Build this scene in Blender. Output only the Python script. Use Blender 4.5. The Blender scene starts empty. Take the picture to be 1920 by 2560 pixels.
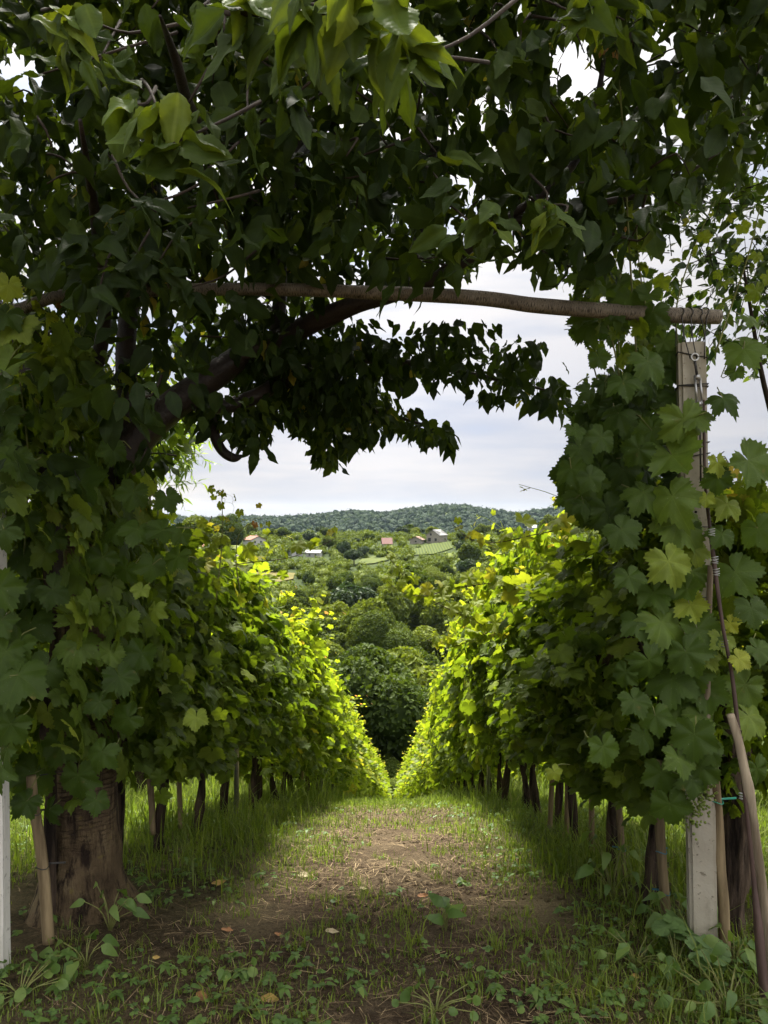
import bpy, bmesh, math, random
import numpy as np
from mathutils import Vector, Matrix

R = math.radians
random.seed(7)
rng = np.random.default_rng(7)
scene = bpy.context.scene
COL = scene.collection

# ------------------------------------------------------------------ camera, sky, sun, exposure
CAMZ = 1.5
F = 1900.0                       # focal length in pixels of the 1920x2560 photograph
cam = bpy.data.cameras.new("camera")
cam.sensor_fit = 'AUTO'
cam.sensor_width = 36.0
cam.lens = 36.0 * F / 2560.0
cam.clip_start = 0.05
cam.clip_end = 20000
camo = bpy.data.objects.new("camera", cam)
COL.objects.link(camo)
camo.location = (0, 0, CAMZ)
camo.rotation_euler = (R(90), 0, 0)
scene.camera = camo

SUN_EL, SUN_AZ = 66.0, -10.0     # azimuth clockwise from +Y (the viewing direction)
world = bpy.data.worlds.new("World")
scene.world = world
world.use_nodes = True
nt = world.node_tree
nt.nodes.clear()


def nd(nt, typ, ins=None, **props):
    n = nt.nodes.new(typ)
    for k, v in props.items():
        setattr(n, k, v)
    for k, v in (ins or {}).items():
        s = n.inputs[k]
        if isinstance(v, bpy.types.NodeSocket):
            nt.links.new(v, s)
        else:
            s.default_value = v
    return n


def math_(nt, op, a, b=0.0, c=0.0, clamp=False):
    n = nd(nt, 'ShaderNodeMath', {0: a, 1: b, 2: c}, operation=op)
    n.use_clamp = clamp
    return n.outputs[0]


def mixc(nt, fac, a, b, mode='MIX'):
    n = nd(nt, 'ShaderNodeMix', None, data_type='RGBA', blend_type=mode)
    for idx, v in ((0, fac), (6, a), (7, b)):
        s = n.inputs[idx]
        if isinstance(v, bpy.types.NodeSocket):
            nt.links.new(v, s)
        else:
            if idx and len(v) == 3:
                v = (*v, 1)
            s.default_value = v
    return n.outputs[2]


def ramp(nt, fac, stops, interp='LINEAR'):
    n = nd(nt, 'ShaderNodeValToRGB', {0: fac})
    cr = n.color_ramp
    cr.interpolation = interp
    while len(cr.elements) < len(stops):
        cr.elements.new(0.5)
    for e, (p, c) in zip(cr.elements, stops):
        e.position = p
        e.color = (*c, 1) if len(c) == 3 else c
    return n.outputs[0]


sky = nd(nt, 'ShaderNodeTexSky', None, sky_type='NISHITA', sun_disc=False)
sky.sun_elevation = R(SUN_EL)
sky.sun_rotation = R(SUN_AZ)
sky.air_density = 1.0
sky.dust_density = 2.0
tc = nd(nt, 'ShaderNodeTexCoord')
sep = nd(nt, 'ShaderNodeSeparateXYZ', {0: tc.outputs['Generated']})
elev = sep.outputs[2]
# cloud deck: brightness by elevation (an overcast sky is brightest overhead)
deck = ramp(nt, elev, [(0.0, (0.0272, 0.0258, 0.0246)), (0.05, (0.0238, 0.0237, 0.0245)), (0.13, (0.0208, 0.0217, 0.0243)),
                       (0.28, (0.0275, 0.0272, 0.0275)), (0.5, (0.040, 0.0396, 0.0388)), (1.0, (0.078, 0.075, 0.072))])
mp = nd(nt, 'ShaderNodeMapping', {0: tc.outputs['Generated']})
mp.inputs['Scale'].default_value = (3.0, 3.0, 22.0)
cn = nd(nt, 'ShaderNodeTexNoise', {'Vector': mp.outputs[0], 'Scale': 1.0, 'Detail': 5.0, 'Roughness': 0.55})
mp2 = nd(nt, 'ShaderNodeMapping', {0: tc.outputs['Generated']})
mp2.inputs['Scale'].default_value = (1.2, 1.2, 9.0)
mp2.inputs['Location'].default_value = (3.1, 0.4, 0.35)
cn2 = nd(nt, 'ShaderNodeTexNoise', {'Vector': mp2.outputs[0], 'Scale': 1.6, 'Detail': 4.0, 'Roughness': 0.5})
cl = math_(nt, 'ADD', math_(nt, 'MULTIPLY', cn.outputs[0], 0.5), math_(nt, 'MULTIPLY', cn2.outputs[0], 0.5))
shade = ramp(nt, cl, [(0.38, (0.72, 0.79, 0.94)), (0.48, (0.90, 0.93, 0.99)), (0.57, (1.10, 1.08, 1.06))])
deck2 = mixc(nt, 1.0, deck, shade, 'MULTIPLY')
# fill added to the unseen sky: brighter behind-right, dimmer behind-left
side = math_(nt, 'ADD', math_(nt, 'MULTIPLY', sep.outputs[0], math.sin(R(130))), math_(nt, 'MULTIPLY', sep.outputs[1], math.cos(R(130))))
sidec = ramp(nt, math_(nt, 'MULTIPLY_ADD', side, .5, .5), [(.10, (.78, .78, .78)), (.18, (.86, .86, .86)), (.42, (.60, .60, .60)), (.60, (.88, .88, .86)), (.95, (1.6, 1.56, 1.50))])
deck10 = mixc(nt, 1.0, mixc(nt, 1.0, deck2, sidec, 'MULTIPLY'), (107, 106, 105), 'MULTIPLY')
# cloud cover over the clear sky behind it
cover = ramp(nt, cl, [(0.30, (0.90, 0.90, 0.90)), (0.48, (0.985, 0.985, 0.985))])
skyc = mixc(nt, cover, sky.outputs[0], deck10)
bg = nd(nt, 'ShaderNodeBackground', {'Color': skyc, 'Strength': 0.1})
wo = nd(nt, 'ShaderNodeOutputWorld', {'Surface': bg.outputs[0]})

sd = bpy.data.lights.new("sun", 'SUN')
sd.energy = 5.0
sd.angle = R(16)
sd.color = (1.0, 0.95, 0.86)
so = bpy.data.objects.new("sun", sd)
COL.objects.link(so)
so.location = (0, 0, 30)
Ld = Vector((math.sin(R(SUN_AZ)) * math.cos(R(SUN_EL)), math.cos(R(SUN_AZ)) * math.cos(R(SUN_EL)), math.sin(R(SUN_EL))))
so.rotation_euler = Ld.to_track_quat('Z', 'Y').to_euler()

scene.view_settings.view_transform = 'Standard'
scene.view_settings.look = 'None'
scene.view_settings.exposure = 2.0
scene.view_settings.gamma = 1.0
cy = scene.cycles
cy.max_bounces = 7
cy.diffuse_bounces = 3
cy.glossy_bounces = 2
cy.transmission_bounces = 5
cy.transparent_max_bounces = 4
cy.volume_bounces = 0
cy.caustics_reflective = False
cy.caustics_refractive = False
cy.sample_clamp_indirect = 6.0
cy.use_denoising = True
cy.use_adaptive_sampling = True
cy.adaptive_threshold = 0.02


# ------------------------------------------------------------------ helpers
def P(px, py, d):
    """A point seen at pixel (px, py) of the photograph at the depth d."""
    return np.array(((px - 960.0) / F * d, d, CAMZ + (1280.0 - py) / F * d))


def proj(p):
    p = np.asarray(p, float)
    d = np.maximum(p[..., 1], 1e-3)
    return 960 + F * p[..., 0] / d, 1280 - F * (p[..., 2] - CAMZ) / d


def sstep(a, b, x):
    t = np.clip((np.asarray(x, float) - a) / (b - a), 0, 1)
    return t * t * (3 - 2 * t)


def hash2(ix, iy, s):
    h = np.sin(ix * 127.1 + iy * 311.7 + s * 74.7) * 43758.5453
    return h - np.floor(h)


def vnoise(x, y, s=0):
    x = np.asarray(x, float); y = np.asarray(y, float)
    ix = np.floor(x); iy = np.floor(y)
    fx = x - ix; fy = y - iy
    ux = fx * fx * (3 - 2 * fx); uy = fy * fy * (3 - 2 * fy)
    a = hash2(ix, iy, s); b = hash2(ix + 1, iy, s); c = hash2(ix, iy + 1, s); d = hash2(ix + 1, iy + 1, s)
    return (a * (1 - ux) + b * ux) * (1 - uy) + (c * (1 - ux) + d * ux) * uy


def fbm(x, y, s=0, o=4):
    v = 0; a = 0.5
    for k in range(o):
        v = v + a * vnoise(x * 2 ** k, y * 2 ** k, s + k * 13)
        a *= 0.5
    return v / (1 - 0.5 ** o)


def inpoly(px, py, poly):
    px = np.asarray(px); py = np.asarray(py)
    r = np.zeros(px.shape, bool)
    n = len(poly)
    j = n - 1
    for i in range(n):
        xi, yi = poly[i]; xj, yj = poly[j]
        c = ((yi > py) != (yj > py)) & (px < (xj - xi) * (py - yi) / ((yj - yi) or 1e-9) + xi)
        r ^= c
        j = i
    return r


def unit(v):
    v = np.asarray(v, float)
    return v / np.maximum(np.linalg.norm(v, axis=-1, keepdims=True), 1e-9)


class Geo:
    """Collects vertices and polygons and links them as ONE mesh object."""

    def __init__(self):
        self.V = []; self.F = []; self.U = []; self.A = []; self.n = 0; self.m = 0; self.MI = []

    def add(self, V, F, U=None, A=0.5):
        V = np.asarray(V, float).reshape(-1, 3)
        self.V.append(V)
        for f in (F if isinstance(F, list) else [F]):
            f = np.asarray(f, int)
            if f.size:
                self.F.append(f + self.n)
                self.MI.append(np.full(len(f), self.m))
        self.U.append(np.zeros((len(V), 2)) if U is None else np.asarray(U, float))
        self.A.append(np.full(len(V), A) if np.isscalar(A) else np.asarray(A, float))
        self.n += len(V)

    def merge(self, g2, m):
        self.V += g2.V; self.U += g2.U; self.A += g2.A
        self.F += [f + self.n for f in g2.F]; self.MI += [np.full(len(f), m) for f in g2.F]
        self.n += g2.n

    def stamp(self, tmpl, M, T, A):
        """Copies of a template (V, [faces], U) at rotation-scale matrices M (k,3,3) and places T (k,3)."""
        V, Fs, U = tmpl
        k = len(T)
        if k == 0:
            return
        W = np.einsum('kij,nj->kni', M, V) + T[:, None, :]
        off = (np.arange(k) * len(V))
        fs = [(f[None] + off[:, None, None]).reshape(-1, f.shape[1]) for f in Fs]
        self.add(W.reshape(-1, 3), fs, np.tile(U, (k, 1)), np.repeat(A, len(V)))

    def tube(self, pts, rad, n=8, rough=0.0, A=0.5, cap=True, seed=0, lump=3.0):
        pts = np.asarray(pts, float)
        m = len(pts)
        rad = np.broadcast_to(np.asarray(rad, float), (m,))
        tan = unit(np.gradient(pts, axis=0))
        ref = np.array((0.0, 0, 1)) if abs(tan[0][2]) < 0.9 else np.array((1.0, 0, 0))
        b = unit(np.cross(tan[0], ref))
        V = []; U = []
        L = np.concatenate(([0], np.cumsum(np.linalg.norm(np.diff(pts, axis=0), axis=1))))
        th = np.arange(n) / n * 2 * np.pi
        for i in range(m):
            b = unit(b - tan[i] * np.dot(b, tan[i]))
            c = np.cross(tan[i], b)
            rr = rad[i] * np.ones(n)
            if rough:
                rr = rr * (1 + rough * (vnoise(np.cos(th) * lump + 7 + seed, np.sin(th) * lump + L[i] * 9, seed) - 0.5) * 2)
            V.append(pts[i] + np.outer(np.cos(th) * rr, b) + np.outer(np.sin(th) * rr, c))
            U.append(np.stack((np.arange(n) / n, np.full(n, L[i])), 1))
        V = np.concatenate(V); U = np.concatenate(U)
        i = np.arange(m - 1)[:, None] * n; j = np.arange(n)[None]; j2 = (j + 1) % n
        Q = np.stack((i + j, i + j2, i + n + j2, i + n + j), -1).reshape(-1, 4)
        Fs = [Q]
        if cap:
            V = np.concatenate((V, pts[:1], pts[-1:])); U = np.concatenate((U, U[:1], U[-1:]))
            a = m * n
            jj = np.arange(n); jn = (jj + 1) % n
            Fs.append(np.stack((np.full(n, a), jn, jj), 1))
            Fs.append(np.stack((np.full(n, a + 1), (m - 1) * n + jj, (m - 1) * n + jn), 1))
        self.add(V, Fs, U, A)

    def box(self, c, s, rz=0.0, A=0.5):
        c = np.asarray(c, float); h = np.asarray(s, float) / 2
        v = np.array([(x, y, z) for z in (-1, 1) for y in (-1, 1) for x in (-1, 1)], float) * h
        co, si = math.cos(rz), math.sin(rz)
        v = np.stack((v[:, 0] * co - v[:, 1] * si, v[:, 0] * si + v[:, 1] * co, v[:, 2]), 1) + c
        f = np.array([(0, 2, 3, 1), (4, 5, 7, 6), (0, 1, 5, 4), (2, 6, 7, 3), (0, 4, 6, 2), (1, 3, 7, 5)])
        self.add(v, f, np.stack((v[:, 0], v[:, 2]), 1), A)

    def build(self, name, mat, parent=None, smooth=True):
        V = np.concatenate(self.V); U = np.concatenate(self.U); A = np.concatenate(self.A)
        me = bpy.data.meshes.new(name)
        me.vertices.add(len(V))
        me.vertices.foreach_set('co', V.astype(np.float32).ravel())
        loops = np.concatenate([f.ravel() for f in self.F])
        tot = np.concatenate([np.full(len(f), f.shape[1]) for f in self.F])
        st = np.concatenate(([0], np.cumsum(tot)[:-1]))
        me.loops.add(len(loops))
        me.loops.foreach_set('vertex_index', loops.astype(np.int32))
        me.polygons.add(len(tot))
        me.polygons.foreach_set('loop_start', st.astype(np.int32))
        try:
            me.polygons.foreach_set('loop_total', tot.astype(np.int32))
        except Exception:
            pass
        uv = me.uv_layers.new(name='UVMap')
        uv.data.foreach_set('uv', U[loops].astype(np.float32).ravel())
        at = me.attributes.new('rnd', 'FLOAT', 'POINT')
        at.data.foreach_set('value', A.astype(np.float32))
        me.polygons.foreach_set('use_smooth', np.full(len(tot), bool(smooth)))
        for mm in (mat if isinstance(mat, (list, tuple)) else [mat]):
            me.materials.append(mm)
        if any(k.any() for k in self.MI):
            me.polygons.foreach_set('material_index', np.concatenate(self.MI).astype(np.int32))
        me.update(calc_edges=True)
        me.validate()
        o = bpy.data.objects.new(name, me)
        COL.objects.link(o)
        if parent is not None:
            o.parent = parent
        return o


def smooth_path(pts, n):
    """a rounded curve through the points (Catmull-Rom)"""
    p = np.asarray(pts, float)
    p = np.concatenate((2 * p[:1] - p[1:2], p, 2 * p[-1:] - p[-2:-1]))
    out = []
    m = len(p) - 3
    for t in np.linspace(0, m - 1e-6, n):
        k = int(t); u = t - k
        a, b, c, d = p[k:k + 4]
        out.append(.5 * (2 * b + (c - a) * u + (2 * a - 5 * b + 4 * c - d) * u * u + (3 * b - a - 3 * c + d) * u ** 3))
    return np.array(out)


def thing(name, label, cat, loc=(0, 0, 0), group=None):
    o = bpy.data.objects.new(name, None)
    o.empty_display_size = 0.1
    COL.objects.link(o)
    o.location = tuple(float(v) for v in loc)
    return tag(o, label, cat, group)


def tag(o, label=None, cat=None, group=None, kind=None):
    if label: o['label'] = label
    if cat: o['category'] = cat
    if group: o['group'] = group
    if kind: o['kind'] = kind
    return o


def copy_tree(o, loc=None, rz=0.0, scale=None):
    c = o.copy(); COL.objects.link(c)
    for ch in list(o.children):
        d = ch.copy(); COL.objects.link(d); d.parent = c
    if loc is not None: c.location = tuple(float(v) for v in loc)
    c.rotation_euler = (0, 0, rz)
    if scale is not None: c.scale = scale
    return c


def frames(axis, normal):
    a = unit(axis)
    n = unit(normal - a * np.sum(a * normal, -1, keepdims=True))
    s = np.cross(a, n)
    return np.stack((s, a, n), -1)          # columns: side, axis, normal


# ------------------------------------------------------------------ terrain
YN = np.array([-40, 0, 1.2, 2.6, 5, 8, 11, 14, 45, 60, 90, 140, 220, 300, 400, 445, 520, 700, 1000, 1250, 1800, 2300, 3200, 9000.])
ZN = [2.2, .22, .18, 0, -.66, -1.61, -2.71, -3.86]
ZN += [-3.86 - .39 * 31, -3.86 - .39 * 46, -33.5, -41, -35.5, -25.5, -15.2, -11.6, -18, -50, -92, -84, 3, -10, -60, -80]
ZN = np.array(ZN)
_yy = np.concatenate((np.arange(-40, 60, .1), np.arange(60, 9000, 2.)))
_zz = np.interp(_yy, YN, ZN)
_k = np.hanning(13); _k /= _k.sum()
_n1 = int(100 / .1)
_s1 = np.convolve(np.pad(_zz[:_n1], 6, mode='edge'), _k, 'valid')
_k2 = np.hanning(31); _k2 /= _k2.sum()
_s2 = np.convolve(np.pad(_zz[_n1:], 15, mode='edge'), _k2, 'valid')
_s2[:20] = _zz[_n1:_n1 + 20] * (1 - np.linspace(0, 1, 20)) + _s2[:20] * np.linspace(0, 1, 20)
_zs = np.concatenate((_s1, _s2))
CREST = np.array([(-2000, 1300), (200, 1296), (480, 1290), (700, 1290), (800, 1281), (880, 1273), (960, 1276), (1040, 1266),
                  (1100, 1256), (1160, 1255), (1220, 1268), (1260, 1273), (1300, 1276), (1350, 1269), (1500, 1262), (1900, 1255), (4000, 1250.)])


def G(x, y):
    x = np.asarray(x, float); y = np.asarray(y, float)
    z = np.interp(y, _yy, _zs)
    z = z + sstep(60, 140, y) * (1 - sstep(300, 420, y)) * 34 * sstep(45, 110, x)     # wooded flank on the right
    z = z + sstep(60, 140, y) * (1 - sstep(300, 420, y)) * 14 * sstep(45, 120, -x)
    px = 960 + F * x / np.maximum(y, 1)
    crest = np.interp(px, CREST[:, 0], CREST[:, 1])
    z = z + sstep(1200, 1750, y) * (1 - sstep(1850, 3000, y)) * (1280 - crest - 14) / F * 1800
    far = sstep(700, 1300, y)
    z = z + far * (fbm(x / 170 + 3, y / 150, 5, 3) - .5) * 90 * (1 - .75 * sstep(1500, 1800, y))
    z = z + sstep(90, 200, y) * (1 - far) * (fbm(x / 55, y / 55, 9, 3) - .5) * 5
    near = 1 - sstep(25, 60, y)
    z = z + near * (.05 * sstep(.5, 1.1, np.abs(x - .0)) * sstep(2.3, 3.5, y) + .03 * sstep(.4, 1.2, -x))
    z = z + near * ((fbm(x * 1.1 + 4, y * 1.1, 2, 3) - .5) * .07 + (fbm(x * 7, y * 7, 21, 3) - .5) * .022 * (1 - sstep(8, 20, y)))
    return z


def axis(fine0, fine1, step, far, g=1.13):
    a = list(np.arange(fine0, fine1 + 1e-6, step))
    s = step
    v = a[-1]
    while v < far:
        s *= g; v += s; a.append(v)
    return a


ys = np.array(axis(-1, 11, .045, 7000, 1.045))
ys = np.concatenate(([-40, -20, -10, -6, -4, -2.5, -1.6], ys))
xp = np.array(axis(0, 3.4, .055, 5000, 1.10))
xs = np.concatenate((-xp[:0:-1], xp))
X, Y = np.meshgrid(xs, ys)
Zg = G(X, Y)
g = Geo()
nx, ny = len(xs), len(ys)
i = np.arange(ny - 1)[:, None] * nx; j = np.arange(nx - 1)[None]
g.add(np.stack((X, Y, Zg), -1).reshape(-1, 3), np.stack((i + j, i + j + 1, i + nx + j + 1, i + nx + j), -1).reshape(-1, 4),
      np.stack((X, Y), -1).reshape(-1, 2))


# ------------------------------------------------------------------ materials
def new_mat(name):
    m = bpy.data.materials.new(name)
    m.use_nodes = True
    m.node_tree.nodes.clear()
    return m, m.node_tree


def finish(nt, col, rough=.8, spec=.3, bump=None, bstr=.4, bdist=.01, trans=None, tw=.35, metal=0.0):
    ins = {'Base Color': col, 'Roughness': rough, 'Specular IOR Level': spec, 'Metallic': metal}
    if bump is not None:
        b = nd(nt, 'ShaderNodeBump', {'Height': bump, 'Strength': bstr, 'Distance': bdist})
        ins['Normal'] = b.outputs[0]
    p = nd(nt, 'ShaderNodeBsdfPrincipled', ins)
    s = p.outputs[0]
    if trans is not None:
        t = nd(nt, 'ShaderNodeBsdfTranslucent', {'Color': trans})
        s = nd(nt, 'ShaderNodeMixShader', {0: tw, 1: s, 2: t.outputs[0]}).outputs[0]
    nd(nt, 'ShaderNodeOutputMaterial', {'Surface': s})


def noise(nt, scale, detail=4, rough=.6, vec=None, coord='Object', stretch=None):
    if vec is None:
        t = nd(nt, 'ShaderNodeTexCoord')
        vec = t.outputs[coord]
    if stretch is not None:
        m = nd(nt, 'ShaderNodeMapping', {0: vec})
        m.inputs['Scale'].default_value = stretch
        vec = m.outputs[0]
    return nd(nt, 'ShaderNodeTexNoise', {'Vector': vec, 'Scale': scale, 'Detail': detail, 'Roughness': rough}).outputs[0]


def leaf_mat(name, stops, tstops, tw=.4, rough=.42, spec=.45, veins=None, obj_rand=0.0, nscale=30, spots=0.0):
    m, nt = new_mat(name)
    at = nd(nt, 'ShaderNodeAttribute', None, attribute_name='rnd')
    f = at.outputs['Fac']
    if obj_rand:
        oi = nd(nt, 'ShaderNodeObjectInfo')
        f = math_(nt, 'ADD', math_(nt, 'MULTIPLY', f, 1 - obj_rand), math_(nt, 'MULTIPLY', oi.outputs['Random'], obj_rand))
    c = ramp(nt, f, stops)
    t = ramp(nt, f, tstops)
    n = noise(nt, nscale, 3)
    var = ramp(nt, n, [(.3, (.78, .78, .78)), (.7, (1.18, 1.18, 1.12))])
    c = mixc(nt, 1.0, c, var, 'MULTIPLY')
    if spots:
        sp = noise(nt, 150, 2, .5)
        c = mixc(nt, math_(nt, 'MULTIPLY', ramp(nt, sp, [(.70, (0, 0, 0)), (.75, (1, 1, 1))]), spots), c, (.28, .30, .18))
        sp2 = noise(nt, 26, 3, .6)
        c = mixc(nt, math_(nt, 'MULTIPLY', ramp(nt, sp2, [(.68, (0, 0, 0)), (.74, (1, 1, 1))]), spots), c, (.16, .11, .03))
    bump = None
    if veins:
        uv = nd(nt, 'ShaderNodeUVMap')
        s = nd(nt, 'ShaderNodeSeparateXYZ', {0: uv.outputs[0]})
        u, v = s.outputs[0], s.outputs[1]
        if veins == 'feather':
            au = math_(nt, 'ABSOLUTE', u)
            mid = math_(nt, 'LESS_THAN', au, .022)
            w = math_(nt, 'SINE', math_(nt, 'MULTIPLY', math_(nt, 'SUBTRACT', v, math_(nt, 'MULTIPLY', au, .9)), 62))
            side = math_(nt, 'MULTIPLY', math_(nt, 'SUBTRACT', w, .80, clamp=True), 2.2)
            vein = math_(nt, 'MULTIPLY', math_(nt, 'MAXIMUM', mid, math_(nt, 'MULTIPLY', side, .4)), .7)
            bump = math_(nt, 'MULTIPLY', w, -.09)
        else:
            ang = math_(nt, 'ARCTAN2', u, v)
            rr = math_(nt, 'SQRT', math_(nt, 'ADD', math_(nt, 'MULTIPLY', u, u), math_(nt, 'MULTIPLY', v, v)))
            k = math_(nt, 'ABSOLUTE', math_(nt, 'SINE', math_(nt, 'MULTIPLY', ang, 180 / 62)))
            # veins where the angle is a multiple of 62 degrees
            dist = math_(nt, 'MULTIPLY', k, rr)
            vein = math_(nt, 'SUBTRACT', 1.0, math_(nt, 'MULTIPLY', dist, 22.0), clamp=True)
            w = nd(nt, 'ShaderNodeTexVoronoi', {'Vector': uv.outputs[0], 'Scale': 9.0}, feature='DISTANCE_TO_EDGE').outputs[0]
            bump = math_(nt, 'ADD', math_(nt, 'MULTIPLY', w, 1.6), math_(nt, 'MULTIPLY', vein, -.4))
        c = mixc(nt, math_(nt, 'MULTIPLY', vein, .55), c, mixc(nt, 1.0, c, (2.0, 1.8, 1.8), 'MULTIPLY'))
    finish(nt, c, rough, spec, bump, .35, .004, t, tw)
    return m


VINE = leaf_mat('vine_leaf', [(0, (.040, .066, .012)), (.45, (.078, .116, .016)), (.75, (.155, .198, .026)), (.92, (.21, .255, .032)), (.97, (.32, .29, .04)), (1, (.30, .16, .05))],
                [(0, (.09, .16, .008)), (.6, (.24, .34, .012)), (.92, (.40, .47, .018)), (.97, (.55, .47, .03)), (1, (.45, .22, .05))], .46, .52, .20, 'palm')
VINE_OLD = leaf_mat('mature_vine_leaf', [(0, (.022, .042, .007)), (.5, (.050, .086, .013)), (.72, (.110, .165, .030)), (.86, (.185, .235, .036)), (.93, (.22, .27, .035)), (1, (.30, .29, .04))],
                    [(0, (.09, .16, .02)), (.6, (.20, .31, .025)), (.92, (.40, .47, .02)), (1, (.55, .47, .03))], .38, .50, .18, 'palm', 0.0, 30, .55)
CHERRY = leaf_mat('cherry_leaf', [(0, (.014, .027, .007)), (.5, (.027, .048, .010)), (.8, (.080, .125, .024)), (.95, (.16, .205, .026)), (1, (.28, .19, .03))],
                  [(0, (.03, .055, .004)), (.6, (.09, .135, .006)), (.95, (.32, .38, .015)), (1, (.40, .30, .03))], .36, .55, .16, 'feather')
PLUM = leaf_mat('plum_leaf', [(0, (.020, .045, .012)), (.7, (.045, .085, .02)), (1, (.12, .18, .03))],
                [(0, (.05, .12, .01)), (1, (.25, .34, .02))], .36, .4, .5, 'feather')
PEACH = leaf_mat('peach_leaf', [(0, (.07, .13, .025)), (1, (.17, .24, .04))], [(0, (.18, .30, .02)), (1, (.38, .48, .04))], .45, .4, .5, 'feather')
TREE = leaf_mat('broadleaf_crown', [(.1, (.018, .033, .006)), (.45, (.052, .078, .011)), (.75, (.100, .128, .015)), (1, (.145, .165, .022))],
                [(.1, (.05, .09, .006)), (.9, (.20, .25, .012))], .27, .65, .12, None, .6, .35)
DARKTREE = leaf_mat('dark_crown', [(0, (.018, .034, .012)), (1, (.034, .055, .018))], [(0, (.03, .06, .01)), (1, (.05, .09, .012))], .2, .6, .25, None, .3, .35)
PALETREE = leaf_mat('pale_crown', [(0, (.10, .135, .07)), (1, (.16, .20, .12))], [(0, (.13, .2, .08)), (1, (.18, .25, .11))], .25, .6, .25, None, .3, .35)
FARWOOD = leaf_mat('far_wood_crown', [(0, (.006, .015, .007)), (.5, (.014, .030, .011)), (1, (.030, .050, .015))],
                   [(0, (.03, .055, .012)), (1, (.06, .09, .02))], .15, .7, .10, None, 0, .12)
GRASS = leaf_mat('grass_blade', [(0, (.062, .092, .014)), (.6, (.13, .172, .022)), (.88, (.20, .235, .034)), (.95, (.26, .25, .08)), (1, (.36, .29, .14))],
                 [(0, (.11, .20, .012)), (.85, (.28, .38, .025)), (1, (.36, .30, .12))], .38, .5, .35)
WEED = leaf_mat('weed_leaf', [(0, (.055, .105, .025)), (.6, (.09, .16, .035)), (1, (.15, .22, .05))], [(0, (.12, .22, .02)), (1, (.26, .38, .04))], .38, .5, .35)
MALLOW = leaf_mat('mallow_leaf', [(0, (.085, .155, .05)), (1, (.13, .205, .07))], [(0, (.14, .25, .04)), (1, (.22, .34, .05))], .35, .5, .35, 'palm')


def simple(name, c0, c1, scale=20, rough=.8, spec=.3, stretch=None, bstr=.4, bdist=.01, detail=5, coord='Object', metal=0, lo=.3, hi=.7):
    m, nt = new_mat(name)
    n = noise(nt, scale, detail, .62, None, coord, stretch)
    c = ramp(nt, n, [(lo, c0), (hi, c1)])
    finish(nt, c, rough, spec, n, bstr, bdist, metal=metal)
    return m


def bark(name, base0, base1, fleck, dens, stretch=(3, 22, 1), rough=.65, spec=.35, bd=.006, lich=None):
    """bark with horizontal flecks: UV is (around 0..1, metres along)"""
    m, nt = new_mat(name)
    uv = nd(nt, 'ShaderNodeUVMap').outputs[0]
    tco = nd(nt, 'ShaderNodeTexCoord').outputs['Object']
    n1 = noise(nt, 9, 5, .6, tco)
    c = ramp(nt, n1, [(.3, base0), (.7, base1)])
    n2 = noise(nt, 7, 3, .5, uv, stretch=stretch)
    fl = ramp(nt, n2, [(dens, (0, 0, 0)), (dens + .06, (1, 1, 1))])
    c = mixc(nt, math_(nt, 'MULTIPLY', fl, .85), c, fleck)
    if lich:
        n3 = noise(nt, 14, 4, .6, tco)
        c = mixc(nt, ramp(nt, n3, [(.66, (0, 0, 0)), (.72, (.8, .8, .8))]), c, lich)
    n4 = noise(nt, 60, 4, .6, tco)
    h = math_(nt, 'ADD', math_(nt, 'MULTIPLY', n4, .5), math_(nt, 'MULTIPLY', fl, -.5))
    finish(nt, c, rough, spec, h, .6, bd)
    return m


CHERRYBARK = bark('cherry_bark', (.012, .008, .007), (.042, .028, .021), (.022, .015, .012), .56, (2.2, 30, 1), .5, .4, .008)
POLEBARK = bark('pole_bark', (.10, .082, .058), (.27, .23, .175), (.018, .013, .010), .52, (1.3, 60, 1), .6, .3, .006)
VINEBARK = simple('vine_bark', (.010, .007, .005), (.105, .075, .052), 22, .9, .15, (1, 1, .14), 1.0, .03, 6, lo=.38, hi=.68)
STAKEWOOD = simple('stake_wood', (.10, .072, .040), (.27, .205, .115), 22, .75, .2, (1, 1, .10), .8, .008, lo=.36, hi=.64)
PALEWOOD = simple('pale_wood', (.12, .092, .060), (.33, .275, .195), 20, .75, .2, (1, 1, .10), .8, .008, lo=.36, hi=.62)
TWIG = simple('twig_bark', (.018, .013, .010), (.05, .036, .026), 30, .8, .2)
SHOOT = simple('green_shoot', (.09, .11, .03), (.20, .20, .06), 20, .6, .3)
DRYSHOOT = simple('brown_shoot', (.035, .02, .015), (.075, .045, .035), 30, .6, .3, (1, 1, .2))
WIRE = simple('wire_metal', (.035, .033, .032), (.07, .066, .06), 40, .5, .4, metal=.6)
STEEL = simple('galvanised_steel', (.30, .30, .30), (.52, .52, .52), 30, .38, .5, metal=.85, bstr=.1)
GREENTIE = simple('green_plastic', (.03, .22, .15), (.05, .32, .22), 20, .4, .4)
BLUETIE = simple('blue_plastic', (.02, .11, .16), (.03, .17, .25), 20, .4, .4)
GRAPE = leaf_mat('unripe_grape', [(0, (.12, .17, .03)), (1, (.22, .28, .05))], [(0, (.2, .28, .03)), (1, (.3, .4, .04))], .3, .35, .5)


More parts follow.
